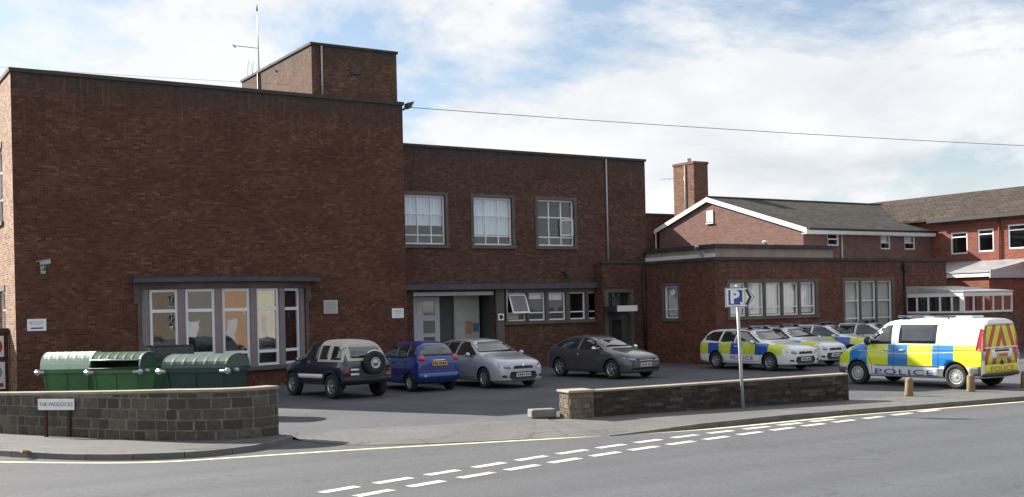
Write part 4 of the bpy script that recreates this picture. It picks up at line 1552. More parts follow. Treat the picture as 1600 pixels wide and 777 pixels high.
t = thing('radio_antenna', (15.62, 42.9, 12.08), 'thin grey radio mast with a side arm on the rooftop tower', 'antenna')
mb = MB()
mb.tube([(15.62, 42.9, 11.3), (15.60, 42.9, 13.2), (15.585, 42.9, 14.55)], [.028, .022, .014], 'steel')
mb.tube([(15.585, 42.9, 14.5), (15.58, 42.9, 14.78)], [.035, .02], 'dark_metal')
mb.build('mast', t)
mb = MB()
mb.tube([(15.60, 42.9, 13.02), (14.56, 42.75, 12.98)], .015, 'steel')
mb.tube([(14.62, 42.75, 12.92), (14.50, 42.74, 13.02)], .03, 'steel')
mb.build('side_arm', t)
t = thing('wire_hoops', (15.6, 44.1, 12.08), 'thin wire hoops on the tower roof beside the radio mast', 'antenna')
mb = MB()
for y, h in ((44.0, .55), (43.4, .42)):
    pts = [Vector((15.62, y + .28 * math.cos(a), 12.07 + h * math.sin(a) * 1.3)) for a in [math.pi * k / 10 for k in range(11)]]
    mb.tube(pts, .008, 'steel', 5)
mb.build('hoop', t)
t = thing('television_aerial', (42.9, 48.3, 9.3), 'small television aerial on the side of the tall chimney', 'antenna')
mb = MB()
mb.tube([(42.96, 48.5, 9.2), (42.75, 48.5, 9.2), (42.75, 48.5, 9.75)], .02, 'steel')
mb.build('bracket', t)
mb = MB()
mb.tube([(42.75, 48.5, 9.62), (41.5, 49.0, 9.56)], .014, 'steel')
for k in range(6):
    x, y = 41.6 + k * .2, 48.96 - k * .08
    mb.tube([(x - .06, y - .16, 9.57), (x + .06, y + .16, 9.57)], .008, 'steel', 5)
mb.build('elements', t)

def wire(a, b, sag, label, r=.018):
    a, b = Vector(a), Vector(b)
    mb = MB()
    pts = []
    for k in range(41):
        s = k / 40
        q = a.lerp(b, s)
        q.z -= sag * 4 * s * (1 - s)
        pts.append(q)
    mb.tube(pts, r, 'wire_grey', 6)
    return tag(mb.build('overhead_wire', at=a), label, 'wire')
wire((19.1, 36.9, 9.96), (74.0, 23.7, 9.25), .32, 'grey overhead wire from the big brick block across the sky to the right', .013)
wire((15.5, 39.5, 10.95), (-8.0, 34.8, 9.55), .12, 'thin overhead wire from the rooftop tower out to the left', .005)

# parking direction sign
t = thing('parking_sign', (18.45, 19.05, 0), 'blue and white parking arrow sign on a grey pole in front of the low wall', 'sign', None, R(-38), local=True)
mb = MB()
mb.tube([(0, 0, -.05), (-.04, .012, 1.2), (-.085, .02, 2.80)], .038, 'pole_grey', 12)
mb.build('pole', t)
X0, X1, XP, S0, S1 = -.36, .14, .31, 2.35, 2.81
pent = [(X0, S0), (X1, S0), (XP, (S0 + S1) / 2), (X1, S1), (X0, S1)]
def pshape(mb, pts, y0, y1, m):
    mb.extrude([(x, y0, z) for x, z in pts], (0, y1 - y0, 0), m)
mb = MB()
pshape(mb, pent, -.07, -.05, 'sign_white')
pl8 = mb.build('plate', t)
def inset(k):
    c = Vector((-.04, (S0 + S1) / 2))
    return [tuple(c + (Vector(q) - c) * k) for q in pent]
mb = MB()
for a, b in zip(inset(.985), inset(.985)[1:] + inset(.985)[:1]):
    av, bv = Vector(a), Vector(b)
    d = (bv - av).normalized(); nrm = Vector((-d.y, d.x)) * .016
    pshape(mb, [tuple(av), tuple(bv), tuple(bv + nrm), tuple(av + nrm)], -.0725, -.0702, 'sign_blue')
mb.build('border', pl8)
mb = MB()
pshape(mb, [(-.29, 2.41), (.03, 2.41), (.03, 2.75), (-.29, 2.75)], -.073, -.0702, 'sign_blue')
mb.build('blue_square', pl8)
mb = text_mb('P', .40, lambda x, y, t: (-.15 + x, -.0745, 2.575 + y), 'sign_white', bold=.018)
mb.build('letter', pl8)
mb = MB()
pshape(mb, [(-.01, 2.41), (.03, 2.41), (.03, 2.47), (-.03, 2.47)], -.076, -.0735, 'sign_white')
pshape(mb, [(.05, 2.42), (.105, 2.42), (.125, 2.58), (.105, 2.74), (.05, 2.74), (.075, 2.58)], -.073, -.0702, 'sign_cream')
pshape(mb, [(.085, 2.40), (.15, 2.40), (.245, 2.58), (.15, 2.76), (.085, 2.76), (.18, 2.58)], -.0735, -.0703, 'sign_black')
mb.build('chevron', pl8)
mb = MB()
mb.box(-.16, .0, -.05, .06, 2.44, 2.48, 'steel')
mb.box(-.16, .0, -.05, .06, 2.70, 2.74, 'steel')
mb.tube([(-.085, .02, 2.79), (-.085, .02, 2.87)], .025, 'steel')
mb.build('clamp', t)

# street name plate
t = thing('street_name_sign', (4.44, 24.50, 0), 'white street name plate on two rusty posts in front of the curved stone wall', 'sign', None, math.atan2(-.80, .6) + R(8), local=True)
mb = MB()
mb.box(-.42, .42, -.06, -.04, .56, .785, 'sign_white')
pl8 = mb.build('plate', t)
mb = text_mb('THE PADDOCKS', .113, lambda x, y, t: (x, -.0625, .672 + y), 'sign_black', squash=.93)
mb.build('lettering', pl8)
for x in (-.27, .27):
    mb = MB()
    mb.box(x - .03, x + .03, -.04, .01, -.05, .78, 'rust_post')
    mb.build('post', t)

# road signs on the yard wall
t = thing('no_entry_sign', (5.2, 38.2, 1.6), 'round red no entry sign on the yard wall at the left edge', 'sign')
mb = MB()
mb.box(4.72, 5.38, 38.26, 38.30, 1.26, 1.92, 'sign_white')
mb.build('plate', t)
mb = MB()
mb.lathe([(0, .29), (.004, .29), (.0045, .28)], (5.05, 38.26, 1.59), (0, -1, 0), 'sign_red', 28, False)
mb.build('disc', t)
mb = MB()
mb.box(4.87, 5.23, 38.250, 38.254, 1.53, 1.65, 'sign_white')
mb.build('bar', t)
t = thing('warning_notice', (5.2, 38.2, .7), 'white notice with a grey ring and red foot under the no entry sign', 'sign')
mb = MB()
mb.box(4.72, 5.40, 38.26, 38.30, .25, 1.10, 'sign_white')
mb.build('plate', t)
mb = MB()
mb.lathe([(0, .25), (.003, .25), (.004, .2), (.004, .02)], (5.06, 38.26, .78), (0, -1, 0), 'sign_grey', 24, False)
mb.build('ring', t)
mb = MB()
mb.box(4.78, 5.34, 38.255, 38.259, .32, .44, 'text_red')
mb.build('bar', t)

# ------------------------------------------------------------------ wheeled bins
def bin_(loc, rz, w, d, rim, top, body, lid, label, open_lid=False, cap=None):
    t = thing('wheeled_bin', loc, label, 'bin', 'wheeled refuse bins behind the stone wall', rz, local=True)
    mb = MB()
    a, b = w / 2, d / 2
    k = .86
    mb.hull8([(-a * k, -b * k, .2), (a * k, -b * k, .2), (a * k, b * k, .2), (-a * k, b * k, .2), (-a, -b, rim), (a, -b, rim), (a, b, rim), (-a, b, rim)], body)
    mb.bevel(.04, 2)
    for s in (-.5, 0, .5):
        mb.hull8([(s * w * .8 - .03, -b * k - .03, .28), (s * w * .8 + .03, -b * k - .03, .28), (s * w * .8 + .03, -b * k + .05, .28), (s * w * .8 - .03, -b * k + .05, .28),
                  (s * w * .9 - .03, -b - .015, rim - .14), (s * w * .9 + .03, -b - .015, rim - .14), (s * w * .9 + .03, -b + .05, rim - .14), (s * w * .9 - .03, -b + .05, rim - .14)], body)
    bd = mb.build('body', t)
    mb = MB()
    mb.box(-a - .04, a + .04, -b - .05, -b + .0, rim - .09, rim + .01, body)
    mb.box(-a - .04, a + .04, b, b + .05, rim - .09, rim + .01, body)
    mb.box(-a - .04, -a, -b, b, rim - .09, rim + .01, body)
    mb.box(a, a + .04, -b, b, rim - .09, rim + .01, body)
    mb.build('rim', bd)
    h = top - rim
    def arc(q):   # q 0 front .. 1 back
        th = math.pi * q
        return (-math.cos(th) * (b + .03), max(.0, math.sin(th)) ** .75 * h + rim + .012)
    n = 16
    mb = MB()
    i = mb.mi(lid)
    q0 = 0 if not open_lid else .15
    segs = 30
    vs = []
    for s in range(segs + 1):
        x = -a - .03 + (w + .06) * s / segs
        rib = .012 if (s % 5 in (0,)) else 0
        row = []
        for j in range(n + 1):
            y, z = arc(q0 + (1 - q0) * j / n)
            row.append(mb.bm.verts.new((x, y * (1 + rib * .9), rim + .012 + (z - rim - .012) * (1 + rib * 1.6))))
        vs.append(row)
    for s in range(segs):
        for j in range(n):
            f = mb.bm.faces.new([vs[s][j], vs[s + 1][j], vs[s + 1][j + 1], vs[s][j + 1]])
            f.material_index = i
    ld = mb.build('lid', t)
    for x in (-a - .028, a + .012):
        mb = MB()
        pts = [(x, *arc(j / n)) for j in range(n + 1)]
        mb.extrude([(p[0], p[1] * .985, rim + .01 + (p[2] - rim - .01) * .98) for p in pts], (.016, 0, 0), cap or lid)
        mb.build('end_cap', ld)
    if open_lid:
        mb = MB()
        y, z = arc(q0)
        mb.tube([(-a - .04, y, z), (a + .04, y, z)], .025, 'galvanised')
        for x in (-a - .045, a + .045):
            mb.tube([(x, *arc(q0 * k / 6 + (1 - q0) * 0 + .0 + (k / 6) * .5)) for k in range(7)], .02, 'galvanised')
        mb.tube([(-a - .04, -b - .06, rim + .03), (a + .04, -b - .06, rim + .03)], .022, 'plastic_black')
        mb.build('lid_rail', ld)
    for s in (-1, 1):
        mb = MB()
        mb.tube([(s * (a - .02), -b * .4, rim - .05), (s * (a + .15), -b * .4, rim - .05)], .045, 'galvanised', 10)
        mb.lathe([(0, .05), (.02, .075), (.04, .075), (.05, .05)], (s * (a + .08), -b - .04, rim - .06), (0, -1, 0), 'galvanised', 12)
        mb.tube([(s * (a - .10), -b - .08, rim - .06), (s * (a + .15), -b - .08, rim - .06)], .04, 'galvanised', 10)
        mb.build('lifting_pin', bd)
    for sx in (-1, 1):
        for sy in (-1, 1):
            mb = MB()
            mb.lathe([(-.025, .02), (-.025, .085), (0, .095), (.025, .085), (.025, .02)], (sx * a * .72, sy * b * .72, .095), (1, 0, 0), 'rubber', 14)
            mb.box(sx * a * .72 - .04, sx * a * .72 + .04, sy * b * .72 - .03, sy * b * .72 + .03, .14, .21, 'galvanised')
            mb.build('castor', t)
    return t
bin_((6.15, 31.6, 0), R(-34), 1.28, 1.0, 1.08, 1.52, 'bin_green', 'bin_lid_pale', 'green wheeled bin with a pale ribbed closed lid, leftmost behind the stone wall', cap='bin_green')
bin_((7.05, 29.85, 0), R(-40), 1.26, 1.0, 1.10, 1.52, 'bin_green', 'bin_dark_green', 'green wheeled bin with its lid rolled half open and a metal rail', True, cap='bin_dark_green')
bin_((8.2, 26.6, 0), R(-46), 1.62, 1.12, 1.19, 1.50, 'bin_teal', 'bin_lid_teal', 'large dark teal wheeled bin with a ribbed grey green lid nearest the wall end')
bin_((8.75, 31.9, 0), R(-20), 1.30, 1.0, 1.14, 1.60, 'bin_dark_green', 'bin_lid_black', 'dark bin with a black lid half hidden behind the others under the bow window')
# ------------------------------------------------------------------ vehicles (local: +x forward, +y left, wheels on z = 0)
def body_mesh(stations, wheels, bodymat):
    """closed smooth hull through cross sections, wheel wells cut out; returns (vertex list, polygons, material ids)"""
    bm = bmesh.new()
    rings = []
    for (x, zb, W, zbelt, wr, ze, zc) in stations:
        h = zbelt - zb
        half = [(W * .935, zb), (W * .982, zb + h * .10), (W, zb + h * .52), (W * .975, zb + h * .86), (W * .935, zbelt), (wr, ze), (wr * .52, zc)]
        ring = [bm.verts.new((x, y, z)) for y, z in half] + [bm.verts.new((x, -y, z)) for y, z in reversed(half)]
        rings.append(ring)
    n = 14
    for A, B in zip(rings, rings[1:]):
        for j in range(n):
            bm.faces.new([A[j], A[(j + 1) % n], B[(j + 1) % n], B[j]])
    for ring in (rings[0], rings[-1]):
        for j in range(6):
            bm.faces.new([ring[j], ring[j + 1], ring[n - 2 - j], ring[n - 1 - j]])
    bmesh.ops.recalc_face_normals(bm, faces=bm.faces)
    me = bpy.data.meshes.new('hull')
    bm.to_mesh(me)
    bm.free()
    me.materials.append(MATS[bodymat])
    me.materials.append(MATS['plastic_black'])
    o = bpy.data.objects.new('hull', me)
    COL.objects.link(o)
    s = o.modifiers.new('s', 'SUBSURF')
    s.levels = s.render_levels = 2
    cm = bmesh.new()
    for (x, r, yin) in wheels:
        for sgn in (-1, 1):
            m = Matrix.Translation((x, sgn * (yin + .75), r)) @ Matrix.Rotation(PI2, 4, 'X')
            bmesh.ops.create_cone(cm, cap_ends=True, segments=28, radius1=r * 1.17, radius2=r * 1.17, depth=1.5, matrix=m)
    cme = bpy.data.meshes.new('cut')
    for f in cm.faces:
        f.material_index = 1
    cm.to_mesh(cme)
    cm.free()
    cme.materials.append(MATS[bodymat])
    cme.materials.append(MATS['plastic_black'])
    co = bpy.data.objects.new('cut', cme)
    COL.objects.link(co)
    b = o.modifiers.new('b', 'BOOLEAN')
    b.operation = 'DIFFERENCE'
    b.solver = 'EXACT'
    b.object = co
    dg = bpy.context.evaluated_depsgraph_get()
    dg.update()
    res = bpy.data.meshes.new_from_object(o.evaluated_get(dg))
    bpy.data.objects.remove(o)
    bpy.data.objects.remove(co)
    return res

class Car:
    def __init__(self, name, label, cat, loc, heading, stations, wheels, bodymat, glass='car_glass', group=None):
        """heading: direction of +x in world degrees; wheels: (x, radius, inner y)"""
        self.root = thing(name, loc, label, cat, group, R(heading), local=True)
        me = body_mesh(stations, wheels, bodymat)
        for p in me.polygons:
            p.use_smooth = p.material_index == 0
        self.bodymat = bodymat
        self.wheels = wheels
        bmv = [v.co.copy() for v in me.vertices]
        self.bvh = BVHTree.FromPolygons(bmv, [list(p.vertices) for p in me.polygons])
        o = bpy.data.objects.new('body', me)
        me.name = 'body'
        COL.objects.link(o)
        o.parent = self.root
        OFF[o.name] = Vector((0, 0, 0))
        self.body = o
    def hit(self, p, d):
        h = self.bvh.ray_cast(Vector(p), Vector(d))
        return h[0]
    def patch(self, mb, poly, view, mat, off=.006, grid=.07):
        """a polygon drawn in a side ('L'/'R'), front ('F'), rear ('B') or top ('T') view, laid onto the body with its own thickness off"""
        b = bmesh.new()
        vs = [b.verts.new((p[0], p[1], 0)) for p in poly]
        b.faces.new(vs)
        xs = [p[0] for p in poly]; ys = [p[1] for p in poly]
        for ax, lo, hi in ((0, min(xs), max(xs)), (1, min(ys), max(ys))):
            k = max(1, int((hi - lo) / grid))
            for j in range(1, k):
                c = lo + (hi - lo) * j / k
                co = (c, 0, 0) if ax == 0 else (0, c, 0)
                no = (1, 0, 0) if ax == 0 else (0, 1, 0)
                bmesh.ops.bisect_plane(b, geom=b.verts[:] + b.edges[:] + b.faces[:], plane_co=co, plane_no=no)
        M = {'L': (lambda u, v: (u, 3, v), (0, -1, 0)), 'R': (lambda u, v: (u, -3, v), (0, 1, 0)),
             'F': (lambda u, v: (4, u, v), (-1, 0, 0)), 'B': (lambda u, v: (-4, u, v), (1, 0, 0)),
             'T': (lambda u, v: (u, v, 4), (0, 0, -1))}[view]
        i = mb.mi(mat)
        d = Vector(M[1])
        mp = {}
        last = None
        for v in b.verts:
            h = self.hit(M[0](v.co.x, v.co.y), d)
            mp[v] = None if h is None else mb.bm.verts.new(h - d * off)
        for f in b.faces:
            q = [mp[v] for v in f.verts]
            if any(x is None for x in q):
                continue
            try:
                nf = mb.bm.faces.new(q)
            except ValueError:
                continue
            nf.material_index = i
            nf.smooth = True
            nf.normal_update()
            if nf.normal.dot(d) > 0:
                nf.normal_flip()
        b.free()
    def part(self, name, poly, views, mat, off=.006, parent=None, grid=.07, mirror=True, skirt=True):
        """one part from a patch; a view list gives one part each (side patches serve L and R)"""
        res = []
        for v in views:
            mb = MB()
            pl = poly
            self.patch(mb, pl, v, mat, off, grid)
            if not mb.bm.faces:
                mb.bm.free()
                continue
            # give it thickness: skirt back to the skin
            if skirt:
                d = Vector({'L': (0, -1, 0), 'R': (0, 1, 0), 'F': (-1, 0, 0), 'B': (1, 0, 0), 'T': (0, 0, -1)}[v])
                es = [e for e in mb.bm.edges if len(e.link_faces) == 1]
                i = mb.mi(mat)
                dup = {}
                for e in es:
                    for w in e.verts:
                        if w not in dup:
                            dup[w] = mb.bm.verts.new(w.co + d * (off + .004))
                for e in es:
                    f = mb.bm.faces.new([e.verts[0], e.verts[1], dup[e.verts[1]], dup[e.verts[0]]])
                    f.material_index = i
            res.append(mb.build(name, parent or self.root, recalc=False))
        return res
    def wheels_(self, style, rim_mat='alloy', rimr=.62, width=.2):
        for (x, r, yin) in self.wheels:
            for s in (-1, 1):
                o = Vector((x, s * (yin + .08), r))
                ax = Vector((0, s, 0))
                mb = MB()
                mb.lathe([(0.01, r * .55), (.05, r * .55), (.051, .05), (.06, .02)], o, ax, 'plastic_black', 20)
                w = mb.build('wheel', self.root)
                mb = MB()
                prof = [(0, r * .62), (0, r * .92), (.02, r * .985), (.04, r), (width - .04, r), (width - .02, r * .985), (width, r * .93), (width + .004, r * .8), (width - .004, r * rimr * 1.02), (width - .05, r * rimr)]
                mb.lathe(prof, o, ax, 'rubber', 32)
                mb.build('tyre', w)
                mb = MB()
                R0 = r * rimr
                mb.lathe([(width - .09, R0 * .99), (width - .012, R0 * 1.0), (width - .006, R0 * .96), (width - .02, R0 * .88), (width - .06, R0 * .86)], o, ax, rim_mat, 32)
                if style == 'cap':
                    mb.lathe([(width - .05, R0 * .93), (width - .03, R0 * .8), (width - .02, R0 * .5), (width - .03, R0 * .42), (width - .012, R0 * .3), (width - .01, .01)], o, ax, rim_mat, 32)
                    for k in range(12):
                        t = 2 * math.pi * k / 12
                        c = o + ax * (width - .022) + Vector((math.cos(t), 0, math.sin(t))) * R0 * .68
                        mb.lathe([(0, R0 * .07), (.006, R0 * .07), (.0065, .004)], c, ax, 'plastic_black', 8)
                else:
                    mb.lathe([(width - .05, R0 * .25), (width - .02, R0 * .22), (width - .015, .01)], o, ax, rim_mat, 16)
                    nsp = style
                    for k in range(nsp):
                        t = 2 * math.pi * (k + .25) / nsp
                        e = Vector((math.cos(t), 0, math.sin(t)))
                        f = Vector((-math.sin(t), 0, math.cos(t)))
                        a, b2 = R0 * .12, R0 * .95
                        wa, wb = R0 * .16, R0 * .11
                        P = lambda rr, ww, dd: o + e * rr + f * ww + ax * dd
                        mb.hull8([P(a, -wa, width - .06), P(b2, -wb, width - .06), P(b2, wb, width - .06), P(a, wa, width - .06),
                                  P(a, -wa, width - .02), P(b2, -wb, width - .012), P(b2, wb, width - .012), P(a, wa, width - .02)], rim_mat)
                mb.build('rim', w)
    def mirror_(self, x, y, z, mat, size=(.09, .10, .075)):
        for s in (-1, 1):
            mb = MB()
            mb.lathe([(-size[0], .02), (-size[0] * .98, .055), (-size[0] * .5, size[2]), (0, size[2] * 1.02), (size[0] * .6, size[2] * .7), (size[0], .01)], (x, s * (y + .11), z + .03), (1, 0, 0), mat, 14)
            mb.tube([(x, s * (y - .05), z - .03), (x, s * (y + .06), z)], .025, 'plastic_black')
            m = mb.build('mirror', self.root)
            mb = MB()
            mb.lathe([(0, .055), (.004, .05), (.005, .004)], (x - size[0], s * (y + .11), z + .03), (-1, 0, 0), 'chrome', 14)
            mb.build('mirror_glass', m)
    def plate(self, z, view, mat, y=0, w=.52, h=.115, tilt=0):
        d = 1 if view == 'F' else -1
        h0 = self.hit((4 * d, y, z), (-d, 0, 0))
        x = h0.x + d * .012
        mb = MB()
        mb.box(min(x, x + d * .012), max(x, x + d * .012), y - w / 2, y + w / 2, z - h / 2, z + h / 2, mat)
        p = mb.build('number_plate', self.root)
        mb = MB()
        xx = x + d * .013
        for k in range(7):
            yy = y - w / 2 + .045 + k * (w - .09) / 6.6 + (.02 if k > 3 else 0)
            mb.box(min(xx, xx + d * .003), max(xx, xx + d * .003), yy, yy + .042, z - h * .3, z + h * .3, 'sign_black')
        mb.build('characters', p)
    def text(self, txt, size, u, v, view, mat, flip=1, squash=1., off=.012, spacing=1.1):
        d = {'L': Vector((0, -1, 0)), 'R': Vector((0, 1, 0)), 'F': Vector((-1, 0, 0)), 'B': Vector((1, 0, 0)), 'T': Vector((0, 0, -1))}[view]
        def place(x, y, t):
            if view == 'L': o = Vector((u - x, 3, v + y))
            elif view == 'R': o = Vector((u + x, -3, v + y))
            elif view == 'B': o = Vector((-4, u - x, v + y))
            elif view == 'F': o = Vector((4, u + x, v + y))
            else: o = Vector((u + y, v - x, 4))
            h = self.bvh.ray_cast(o, d)[0]
            return (h if h is not None else o + d * 3) - d * off
        mb = text_mb(txt, size, place, mat, spacing=spacing, squash=squash)
        return mb.build('lettering', self.root)
    def seam(self, pts, views, w=.012, name='door_seam'):
        for v in views:
            mb = MB()
            for (a, b) in zip(pts, pts[1:]):
                A, B = Vector(a), Vector(b)
                d = (B - A).normalized()
                q = Vector((-d.y, d.x)) * w / 2
                self.patch(mb, [tuple(A - q), tuple(B - q), tuple(B + q), tuple(A + q)], v, 'plastic_black', .004, .12)
            mb.build(name, self.root, recalc=False)

def mir(poly):
    return [(-u, v) for u, v in poly]
LR = ('L', 'R')

# ---- hatchback and estate of the same family
def compact(name, label, cat, loc, heading, estate, paint, group=None):
    if estate:
        tail = [(-1.2, .18, .91, .98, .60, 1.45, 1.50), (-1.8, .19, .90, 1.0, .585, 1.42, 1.47), (-2.08, .22, .87, 1.0, .56, 1.37, 1.41), (-2.22, .26, .84, 1.0, .555, 1.10, 1.14), (-2.29, .32, .79, .95, .55, .99, 1.01)]
    else:
        tail = [(-1.2, .18, .91, .98, .58, 1.45, 1.50), (-1.70, .2, .89, 1.0, .55, 1.37, 1.42), (-1.86, .21, .88, 1.0, .545, 1.30, 1.34), (-2.05, .26, .83, .98, .55, 1.05, 1.08), (-2.16, .32, .76, .92, .54, .95, .97)]
    stn = [(2.20, .26, .62, .66, .50, .725, .75), (2.13, .20, .76, .72, .62, .81, .84), (1.80, .18, .87, .79, .70, .905, .935), (1.30, .18, .905, .87, .74, .97, 1.0),
           (.98, .18, .91, .92, .745, 1.02, 1.055), (.86, .18, .912, .92, .735, 1.07, 1.115), (.22, .18, .915, .94, .625, 1.385, 1.44), (.08, .18, .915, .945, .61, 1.415, 1.47), (-.5, .18, .915, .96, .605, 1.46, 1.515)] + tail
    c = Car(name, label, cat, loc, heading, stn, [(1.29, .315, .60), (-1.35, .315, .60)], paint, group=group)
    win1 = [(.80, 1.0), (.10, 1.36), (-.05, 1.395), (-.36, 1.415), (-.38, .985)]
    win2 = [(-.46, .985), (-.44, 1.418), (-1.10, 1.405), (-1.16, 1.01)]
    win3 = [(-1.24, 1.02), (-1.18, 1.40), (-1.75, 1.36), (-2.0, 1.20), (-1.98, 1.07)] if estate else [(-1.22, 1.03), (-1.16, 1.395), (-1.50, 1.33), (-1.70, 1.14)]
    c.part('side_window', win1, LR, 'car_glass')
    c.part('side_window', win2, LR, 'car_glass')
    c.part('side_window', win3, LR, 'car_glass')
    c.part('windscreen', [(-.70, 1.085), (.70, 1.085), (.665, 1.14), (.58, 1.36), (.52, 1.395), (-.52, 1.395), (-.58, 1.36), (-.665, 1.14)], 'F', 'car_glass')
    c.part('rear_window', [(-.54, 1.10), (.54, 1.10), (.48, 1.33), (-.48, 1.33)], 'B', 'car_glass')
    c.part('headlight', [(.44, .61), (.62, .615), (.77, .66), (.83, .79), (.76, .83), (.54, .73)], 'F', 'lamp_clear', .008)
    c.part('headlight', mir([(.44, .61), (.62, .615), (.77, .66), (.83, .79), (.76, .83), (.54, .73)]), 'F', 'lamp_clear', .008)
    c.part('grille', [(-.36, .60), (.36, .60), (.32, .685), (-.32, .685)], 'F', 'plastic_black', .006)
    g = c.part('lower_grille', [(-.40, .26), (.40, .26), (.52, .36), (.44, .51), (-.44, .51), (-.52, .36)], 'F', 'plastic_black', .006)
    for s in (1, -1):
        fl = [(.56, .33), (.76, .36), (.79, .41), (.60, .42)]
        c.part('fog_light', fl if s > 0 else mir(fl), 'F', 'plastic_black', .007)
    c.plate(.42, 'F', 'plate_white')
    c.plate(.78 if not estate else .80, 'B', 'plate_yellow')
    tl = [(.62, .80), (.80, .80), (.76, 1.02), (.60, 1.0)]
    for s in (1, -1):
        c.part('tail_light', tl if s > 0 else mir(tl), 'B', 'lamp_red', .008)
    c.seam([(.92, .92), (.86, .34), (-.42, .30), (-.42, .97)], LR)
    c.seam([(-.42, .30), (-.95, .34), (-1.02, .62), (-1.20, .72), (-1.22, .98)], LR)
    for x in (-.25, -1.08):
        for v in LR:
            c.part('door_handle', [(x - .10, .845), (x + .10, .845), (x + .10, .875), (x - .10, .875)], v, paint if not estate else 'white_paint', .025, grid=.3)
    c.mirror_(.62, .90, .99, 'white_paint' if estate else paint)
    c.wheels_(5 if not estate else 7, 'alloy')
    mb = MB()
    mb.lathe([(0, .055), (.01, .05), (.012, .01)], c.hit((4, 0, .70), (-1, 0, 0)) , (1, 0, .15), 'chrome', 14)
    mb.build('badge', c.root)
    mb = MB()
    for s in (-1, 1):
        for y in (s * .12, s * .5):
            h = c.hit((4, y, 1.075), (-1, 0, 0))
        a = c.hit((4, s * .55, 1.09), (-1, 0, 0)); b = c.hit((4, s * .55 - .5, 1.11), (-1, 0, 0))
        if a and b:
            mb.tube([a + Vector((.02, 0, .01)), b + Vector((.02, 0, .01))], .012, 'plastic_black', 6)
    mb.build('wiper', c.root)
    if estate:
        # crew markings: POLICE along the flank, light bar, yellow bonnet corners
        for v in LR:
            c.text('POLICE', .19, .0, .44, v, 'text_blue', squash=1.75, spacing=1.08, off=.02)
        hp = [(1.78, .42), (2.05, .42), (2.02, .60), (1.75, .62)]
        for s in (1, -1):
            c.part('wing_marking', [(x, s * y) for x, y in [(1.42, .58), (1.98, .52), (1.86, .82), (1.42, .88)]], 'T', 'hi_vis_yellow', .004)
        mb = MB()
        for y0, y1, m in ((-.56, -.2, 'beacon_blue'), (-.2, .2, 'plastic_grey'), (.2, .56, 'beacon_blue')):
            mb.box(-.18, .10, y0 + .002, y1 - .002, 1.53, 1.585, m)
        mb.bevel(.018, 2)
        lb = mb.build('light_bar', c.root)
        for y in (-.4, .4):
            mb = MB()
            mb.box(-.1, .06, y - .04, y + .04, 1.46, 1.535, 'plastic_black')
            mb.build('mount', lb)
        for s in (-1, 1):
            mb = MB()
            mb.tube([(.0, s * .57, 1.47), (-.8, s * .575, 1.50), (-1.7, s * .55, 1.47)], .016, 'plastic_black')
            mb.build('roof_rail', c.root)
        c.text('POLICE', .16, 1.55, 0, 'T', 'text_blue', squash=1.5)
    return c

compact('silver_hatchback', 'silver hatchback parked nose out beside the entrance doors', 'car', (18.45, 30.65, 0), -90 + 1, False, 'silver_paint')
p1 = compact('police_estate', 'police estate car with blue and yellow blocks, leftmost of the row behind the parking sign', 'car', (29.72, 29.80, 0), -88, True, 'estate_livery', 'police estate cars parked along the wing')
for dx, dy, hd, lab in ((2.75, 1.1, -87, 'police estate car second from the left in the row, its bonnet beside the first one'),
                    (5.9, 2.0, -68, 'police estate car third in the row, mostly behind the police van nose'),
                    (8.9, 2.3, -68, 'police estate car furthest right in the row, only its roof showing over the van')):
    c = copy_tree(p1.root)
    c.location = (29.72 + dx, 29.80 + dy, 0)
    c.rotation_euler.z = R(hd)
    c['label'] = lab

# ---- dark grey low hatchback
stn = [(2.13, .26, .62, .60, .52, .66, .685), (2.06, .19, .76, .67, .64, .76, .79), (1.70, .17, .865, .76, .69, .87, .90), (1.22, .17, .885, .84, .70, .965, .995), (1.05, .17, .885, .84, .70, .99, 1.03),
       (.92, .17, .886, .86, .69, 1.05, 1.10), (.10, .17, .89, .92, .575, 1.35, 1.40), (-.05, .17, .89, .925, .565, 1.375, 1.425), (-.55, .17, .89, .95, .56, 1.41, 1.465), (-1.10, .18, .89, .97, .55, 1.37, 1.42),
       (-1.55, .2, .875, .99, .545, 1.24, 1.28), (-1.85, .24, .84, .99, .56, 1.09, 1.12), (-2.0, .28, .80, .96, .56, 1.0, 1.02), (-2.12, .34, .74, .90, .54, .93, .95)]
c = Car('grey_hatchback', 'dark grey low hatchback parked alone in front of the side porch', 'car', (23.4, 31.0, 0), -84, stn, [(1.34, .32, .58), (-1.28, .32, .58)], 'grey_paint')
c.part('side_window', [(.88, .975), (.10, 1.325), (-.32, 1.36), (-.34, .965)], LR, 'car_glass')
c.part('side_window', [(-.42, .97), (-.40, 1.365), (-.95, 1.34), (-1.45, 1.18), (-1.56, 1.05)], LR, 'car_glass')
c.part('windscreen', [(-.66, 1.06), (.66, 1.06), (.62, 1.12), (.535, 1.32), (.48, 1.355), (-.48, 1.355), (-.535, 1.32), (-.62, 1.12)], 'F', 'car_glass')
c.part('rear_window', [(-.50, 1.06), (.50, 1.06), (.46, 1.26), (-.46, 1.26)], 'B', 'car_glass')
c.part('light_strip', [(-.76, .595), (.76, .595), (.82, .70), (.40, .665), (.0, .65), (-.40, .665), (-.82, .70)], 'F', 'plastic_black', .005)
for s in (1, -1):
    q = [(.38, .605), (.66, .61), (.80, .66), (.84, .74), (.74, .72), (.46, .665)]
    c.part('headlight', q if s > 0 else mir(q), 'F', 'lamp_clear', .010)
    q = [(.58, .84), (.80, .86), (.76, .95), (.56, .93)]
    c.part('tail_light', q if s > 0 else mir(q), 'B', 'lamp_red', .008)
c.part('grille_bar', [(-.34, .615), (.34, .615), (.34, .635), (-.34, .635)], 'F', 'chrome', .010)
